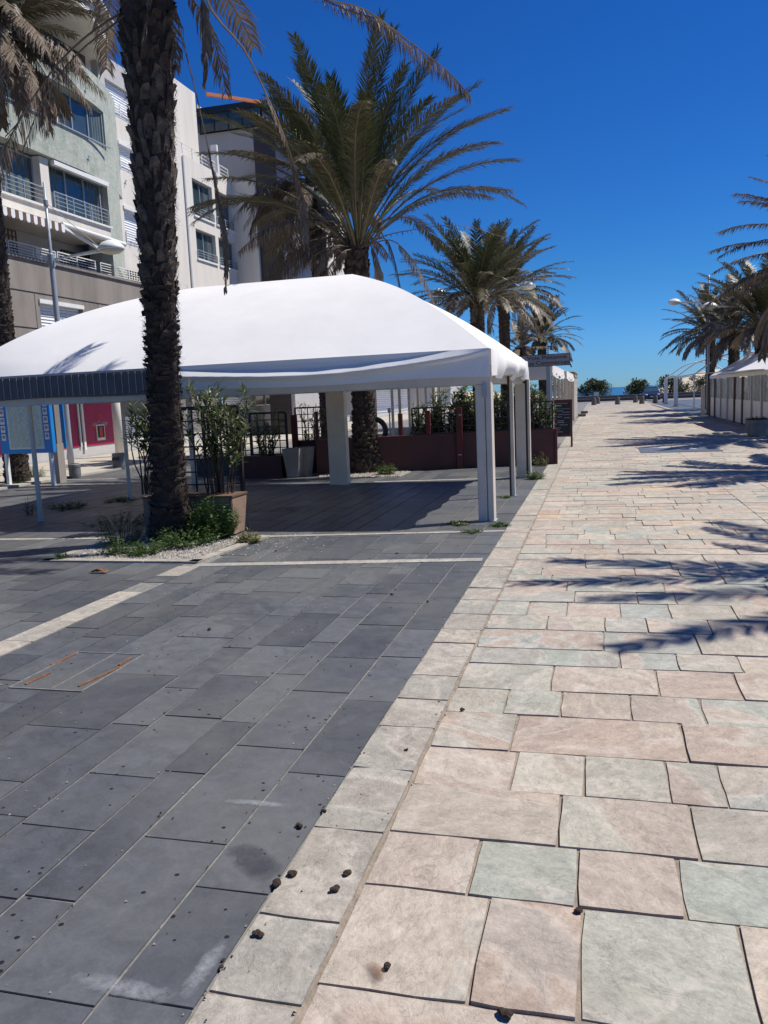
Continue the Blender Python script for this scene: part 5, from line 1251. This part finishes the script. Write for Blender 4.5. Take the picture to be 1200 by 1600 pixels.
# ================================================================== FAR END
def bollard(label, px, py, s=1.):
    p = gr(px, py); t = thing('bollard', label, 'bollard', (p.x,p.y,0), 'stone bollards across the end of the street')
    MB().lathe((p.x,p.y,0), [(.24*s,0),(.25*s,.03),(.20*s,.62),(.17*s,.70)], 14).build('block', M['stone'], t); MB().lathe((p.x,p.y,.701), [(.10*s,0),(.10*s,.03)], 10).build('cap', M['potstone'], t)
for l, px, py in (('stone bollard at the left end of the front row',928,633),('stone bollard just behind the left front one',934,631),('lone stone bollard in the middle of the street end',965,632),
                  ('stone bollard left of the pair in front of the car',993,629),('stone bollard right of the pair in front of the car',1003,631),('stone bollard at the right corner of the car bumper',1024,630),('rightmost stone bollard before the bare tent frame',1039,629)): bollard(l, px, py)
# car, seen from the front
cx, cy = at(1018,625,Y=98.5).x, 97
t = thing('parked_car', 'dark blue car facing the camera at the end of the street', 'car', (cx,cy,0))
def loft(secs, m, name, par, mirror=True):
    q = MB(); n = len(secs[0][1])
    vs = [(cx+x, cy+y, z) for y, ring in secs for x, z in ring]; fs = []
    for i in range(len(secs)-1):
        for k in range(n): fs.append((i*n+k, i*n+(k+1)%n, (i+1)*n+(k+1)%n, (i+1)*n+k))
    fs.append(tuple(range(n-1,-1,-1))); fs.append(tuple((len(secs)-1)*n+k for k in range(n)))
    q._add(vs, fs); return q.build(name, m, par, smooth=False, bevel=.03)
def ring(w_, z0, z1, c=.12): return [(-w_,z0),(w_,z0),(w_*1.02,(z0+z1)/2),(w_-c,z1),(-w_+c,z1),(-w_*1.02,(z0+z1)/2)]
loft([(-.0,ring(.78,.25,.62)),(.15,ring(.86,.2,.74)),(.9,ring(.9,.2,.88)),(1.2,ring(.9,.2,.95)),(3.6,ring(.9,.2,.98)),(4.2,ring(.84,.25,.9))], M['carpaint'], 'body', t)
loft([(1.15,ring(.80,.93,.97,.05)),(1.95,ring(.74,.93,1.45,.12)),(3.0,ring(.74,.93,1.5,.12)),(3.95,ring(.74,.93,1.0,.1))], M['glass'], 'windows', t)
loft([(1.9,ring(.66,1.44,1.475,.05)),(3.1,ring(.66,1.485,1.53,.05))], M['carpaint'], 'roof', t)
MB().box(cx-.45,cx+.45,cy-.02,cy+.02,.36,.55).build('grille', M['ink'], t); MB().box(cx-.25,cx+.25,cy-.035,cy-.022,.38,.48).build('number_plate', M['white'], t)
for s in (-1,1):
    MB().lathe((cx+s*.64,cy+.03,.58), [(.13,0),(.15,.04),(.13,.1),(.05,.13)], 12).build('headlight', M['headlight'], t)
    MB().box(cx+s*.97-.08,cx+s*.97+.08,cy+1.35,cy+1.45,.95,1.1).build('mirror', M['carpaint'], t)
    for y in (.85,3.4):
        q = MB(); pts = []; x_ = cx+s*.80
        q.tube([(x_-.1,cy+y,.31),(x_+.1,cy+y,.31)], .31, 18); w_ = q.build('wheel', M['tyre'], t); q = MB().tube([(x_+s*.101,cy+y,.31),(x_+s*.11,cy+y,.31)], .18, 14); q.build('rim', M['lamp'], w_)
# hedges on the dune side
def bush(label, x, y, z, rx, ry_, h, seed, n=2600, ls=.3, m='bush'):
    random.seed(seed); t = thing('round_bush', label, 'bush', (x,y,z)); lf = MB()
    lobes = [(ru(-.7,.7)*rx, ru(-.6,.6)*ry_, ru(.1,.55)*h, ru(.35,.55)) for _ in range(13)]+[(0,0,.35*h,.7),(-.5*rx,0,.2*h,.5),(.5*rx,0,.2*h,.5)]
    for _ in range(n):
        lx, ly, lz, lr = random.choice(lobes); a = ru(0,6.28); e = ru(-.7,1.57); r_ = ru(.7,1.03)
        p = Vector((x+lx+math.cos(a)*math.cos(e)*rx*lr*r_, y+ly+math.sin(a)*math.cos(e)*ry_*lr*r_, z+max(.05, min(h*1.02, lz+math.sin(e)*h*lr*r_))))
        blade(lf, p, (math.cos(a)*math.cos(e)+ru(-.8,.8), math.sin(a)*math.cos(e)+ru(-.8,.8), math.sin(e)+ru(-.3,.9)), ls*ru(.6,1.3), ls*.5, (rnd(),rnd(),0))
    lf.build('foliage', M[m], t)
    q = MB()
    for k in range(5): a = k*1.26; q.tube([(x,y,z-.1),(x+math.cos(a)*rx*.5,y+math.sin(a)*ry_*.5,z+h*.55)], [.08,.03], 5)
    q.build('stems', M['stem'], t)
def bpx(label, px0, px1, ytop, Y, seed, z=0., n=2600):
    a, c = at(px0,ytop,Y=Y), at(px1,ytop,Y=Y); x = (a.x+c.x)/2; bush(label, x, Y, z, (c.x-a.x)/2*1.15, 1.8, at((px0+px1)/2,ytop,Y=Y).z-z, seed, n)
bpx('rounded dark bush left of the sea gap, beside the slatted shelter', 900, 951, 594, 111, 401, -.2, 3600)
bpx('rounded dark bush between the sea gap and the car', 975, 1013, 593, 111, 402, -.2, 3000)
bpx('bush at the foot of the dune behind the car', 1026, 1064, 588, 122, 403, -.2, 3000)
bpx('small light bush below the dune, right of the car', 1052, 1078, 600, 116, 404, -.2, 1500)
bpx('bush seen through the bare tent frame', 1080, 1122, 588, 124, 405, -.2, 2600)
bpx('bush right behind the bare tent frame corner', 1120, 1165, 590, 128, 406, -.2, 2400)
bpx('bush on the seafront hidden mostly by the left tents', 850, 905, 590, 118, 407, -.2, 2000)
t = thing('white_cabinet', 'small white roadside cabinet beside the left bush', 'cabinet', (at(932,615,Y=108).x,108,0)); x = at(932,615,Y=108).x
MB().box(x-.32,x+.32,107.8,108.2,0,1.1).build('body', M['white'], t); MB().box(x-.36,x+.36,107.75,108.25,1.102,1.16).build('lid', M['lamp'], t)

# ================================================================== LITTER ON THE PAVING
random.seed(66)
def lump(label, px, py, s, name='dried_dropping', m='dung', n=3):
    p = gr(px, py); mb = bmesh.new()
    for i in range(n):
        r_ = bmesh.ops.create_icosphere(mb, subdivisions=2, radius=s*ru(.6,1))
        off = Vector((ru(-1,1)*s*.8, ru(-1,1)*s*.8, s*ru(.3,.7)))
        for v in r_['verts']:
            v.co = Vector((v.co.x*1.2, v.co.y, v.co.z*.75))*(1+.35*noise.noise(v.co*90+Vector((i*7,px,py))))+off; v.co.z = max(.001, v.co.z)
    me = bpy.data.meshes.new(name); mb.to_mesh(me); mb.free(); me.materials.append(M[m]); o = bpy.data.objects.new(name, me); col.objects.link(o); o.location = (p.x,p.y,.006); o.rotation_euler = (0,0,ru(0,6))
    tag(o, label, 'dropping', 'dried droppings along the border stones'); return o
S = .014
for l, px, py, s in (('large dried dropping on the tile edge, left of a close pair on the border',433,1385,.017),('dried dropping on the border, right of the close pair',455,1370,.014),('dried dropping on the dark tile near the border, mid height',468,1294,.011),
    ('dried dropping at the left rim of the border, above the others',505,1270,.010),('dried dropping on the border right rim, upper of two',539,1369,.012),('dried dropping on the border right rim, lower of two',524,1394,.015),
    ('dried dropping alone on a pale border stone near the bottom',404,1464,.012),('dried dropping on a pink slab beside a brown stain',602,1513,.012),('dried dropping at the bottom edge of the picture on the street',789,1589,.014),
    ('dark dropping in the joint where four street slabs meet',906,1429,.012),('small black dropping on a grey slab in mid street',724,1112,.012),('tiny dropping in the joint beside the border, mid street',635,1174,.008),
    ('speck sized dropping on the dark tiles right of the service cover',328,985,.012),('speck sized dropping on dark tiles near the border, far up',668,942,.010),('speck sized dropping beyond the pale cross band',612,930,.010),
    ('speck sized dropping next to the second cross band',620,866,.012),('speck sized dropping near the palm bed corner',432,862,.011),('tiny dropping on the tile edge near the bottom',346,1516,.006),('tiny dropping on the rim of the lowest border stone',348,1503,.005)):
    lump(l, px, py, s)
# fallen leaf
p = gr(154,896); q = MB(); q.grid(lambda u, v: (p.x-.09+.18*u, p.y-.035+.07*v+.02*math.sin(3*u), .012+.03*math.sin(math.pi*u)*abs(v-.5)*2+.01*rnd()), 8, 4)
tag(q.build('fallen_bark', M['drywood'], loc=(p.x,p.y,0), solid=.003), 'curled brown piece of bark on the dark tiles left of the palm bed', 'bark')
p = gr(425,798); q = MB()
for i in range(60): a = ru(0,6.28); blade(q, Vector((p.x+ru(-.45,.45), p.y+ru(-.12,.12), .01)), (math.cos(a), math.sin(a), .15), ru(.1,.3), .012, (1,rnd(),0))
tag(q.build('fallen_frond', M['dead'], loc=(p.x,p.y,0)), 'dry broken frond lying in the shade under the marquee', 'frond')
# worn white spray marks and a stain: thin films of paint on the stones
def film(name, label, cat, pts, z, m, wd):
    mb = MB(); C = bez([(gr(*p_).x, gr(*p_).y, 0) for p_ in pts], 8); n = 8; vs = []; fs = []
    for i, c in enumerate(C):
        d = (C[min(i+1,len(C)-1)]-C[max(i-1,0)]).normalized(); r = Vector((-d.y,d.x,0)); e = math.sin(math.pi*min(1,max(.0,i/(len(C)-1))))**.5
        for k in range(n+1):
            t = k/n*2-1; p_ = c+r*t*wd; mb.v.append((p_.x,p_.y,z)); mb.t.append((max(0,(1-t*t)*e),.1,.1))
    for i in range(len(C)-1):
        for k in range(n): a = i*(n+1)+k; mb.f.append((a,a+1,a+n+2,a+n+1)); mb.mi.append(0)
    return tag(mb.build(name, M[m], loc=(C[0].x,C[0].y,0)), label, cat)
film('paint_mark', 'worn white spray line with an elbow on the lowest dark tile', 'paint mark', [(100,1522),(170,1540),(225,1553),(292,1566)], .0055, 'spray', .055)
film('paint_mark', 'worn white spray line along the border end of the lowest dark tile', 'paint mark', [(280,1572),(305,1535),(330,1500),(360,1462)], .0065, 'spray', .045)
film('paint_mark', 'faint white smear on a dark tile near the border, mid height', 'paint mark', [(340,1252),(385,1255),(420,1258),(462,1262)], .0055, 'spray', .035)
film('stain', 'brown stain beside the dropping on the pink slab', 'stain', [(575,1505),(590,1525),(590,1545)], .0125, 'stain', .03)
film('stain', 'dark wet looking stain on a dark tile beside the border', 'stain', [(345,1345),(380,1335),(415,1360),(440,1372)], .0055, 'wet', .10)
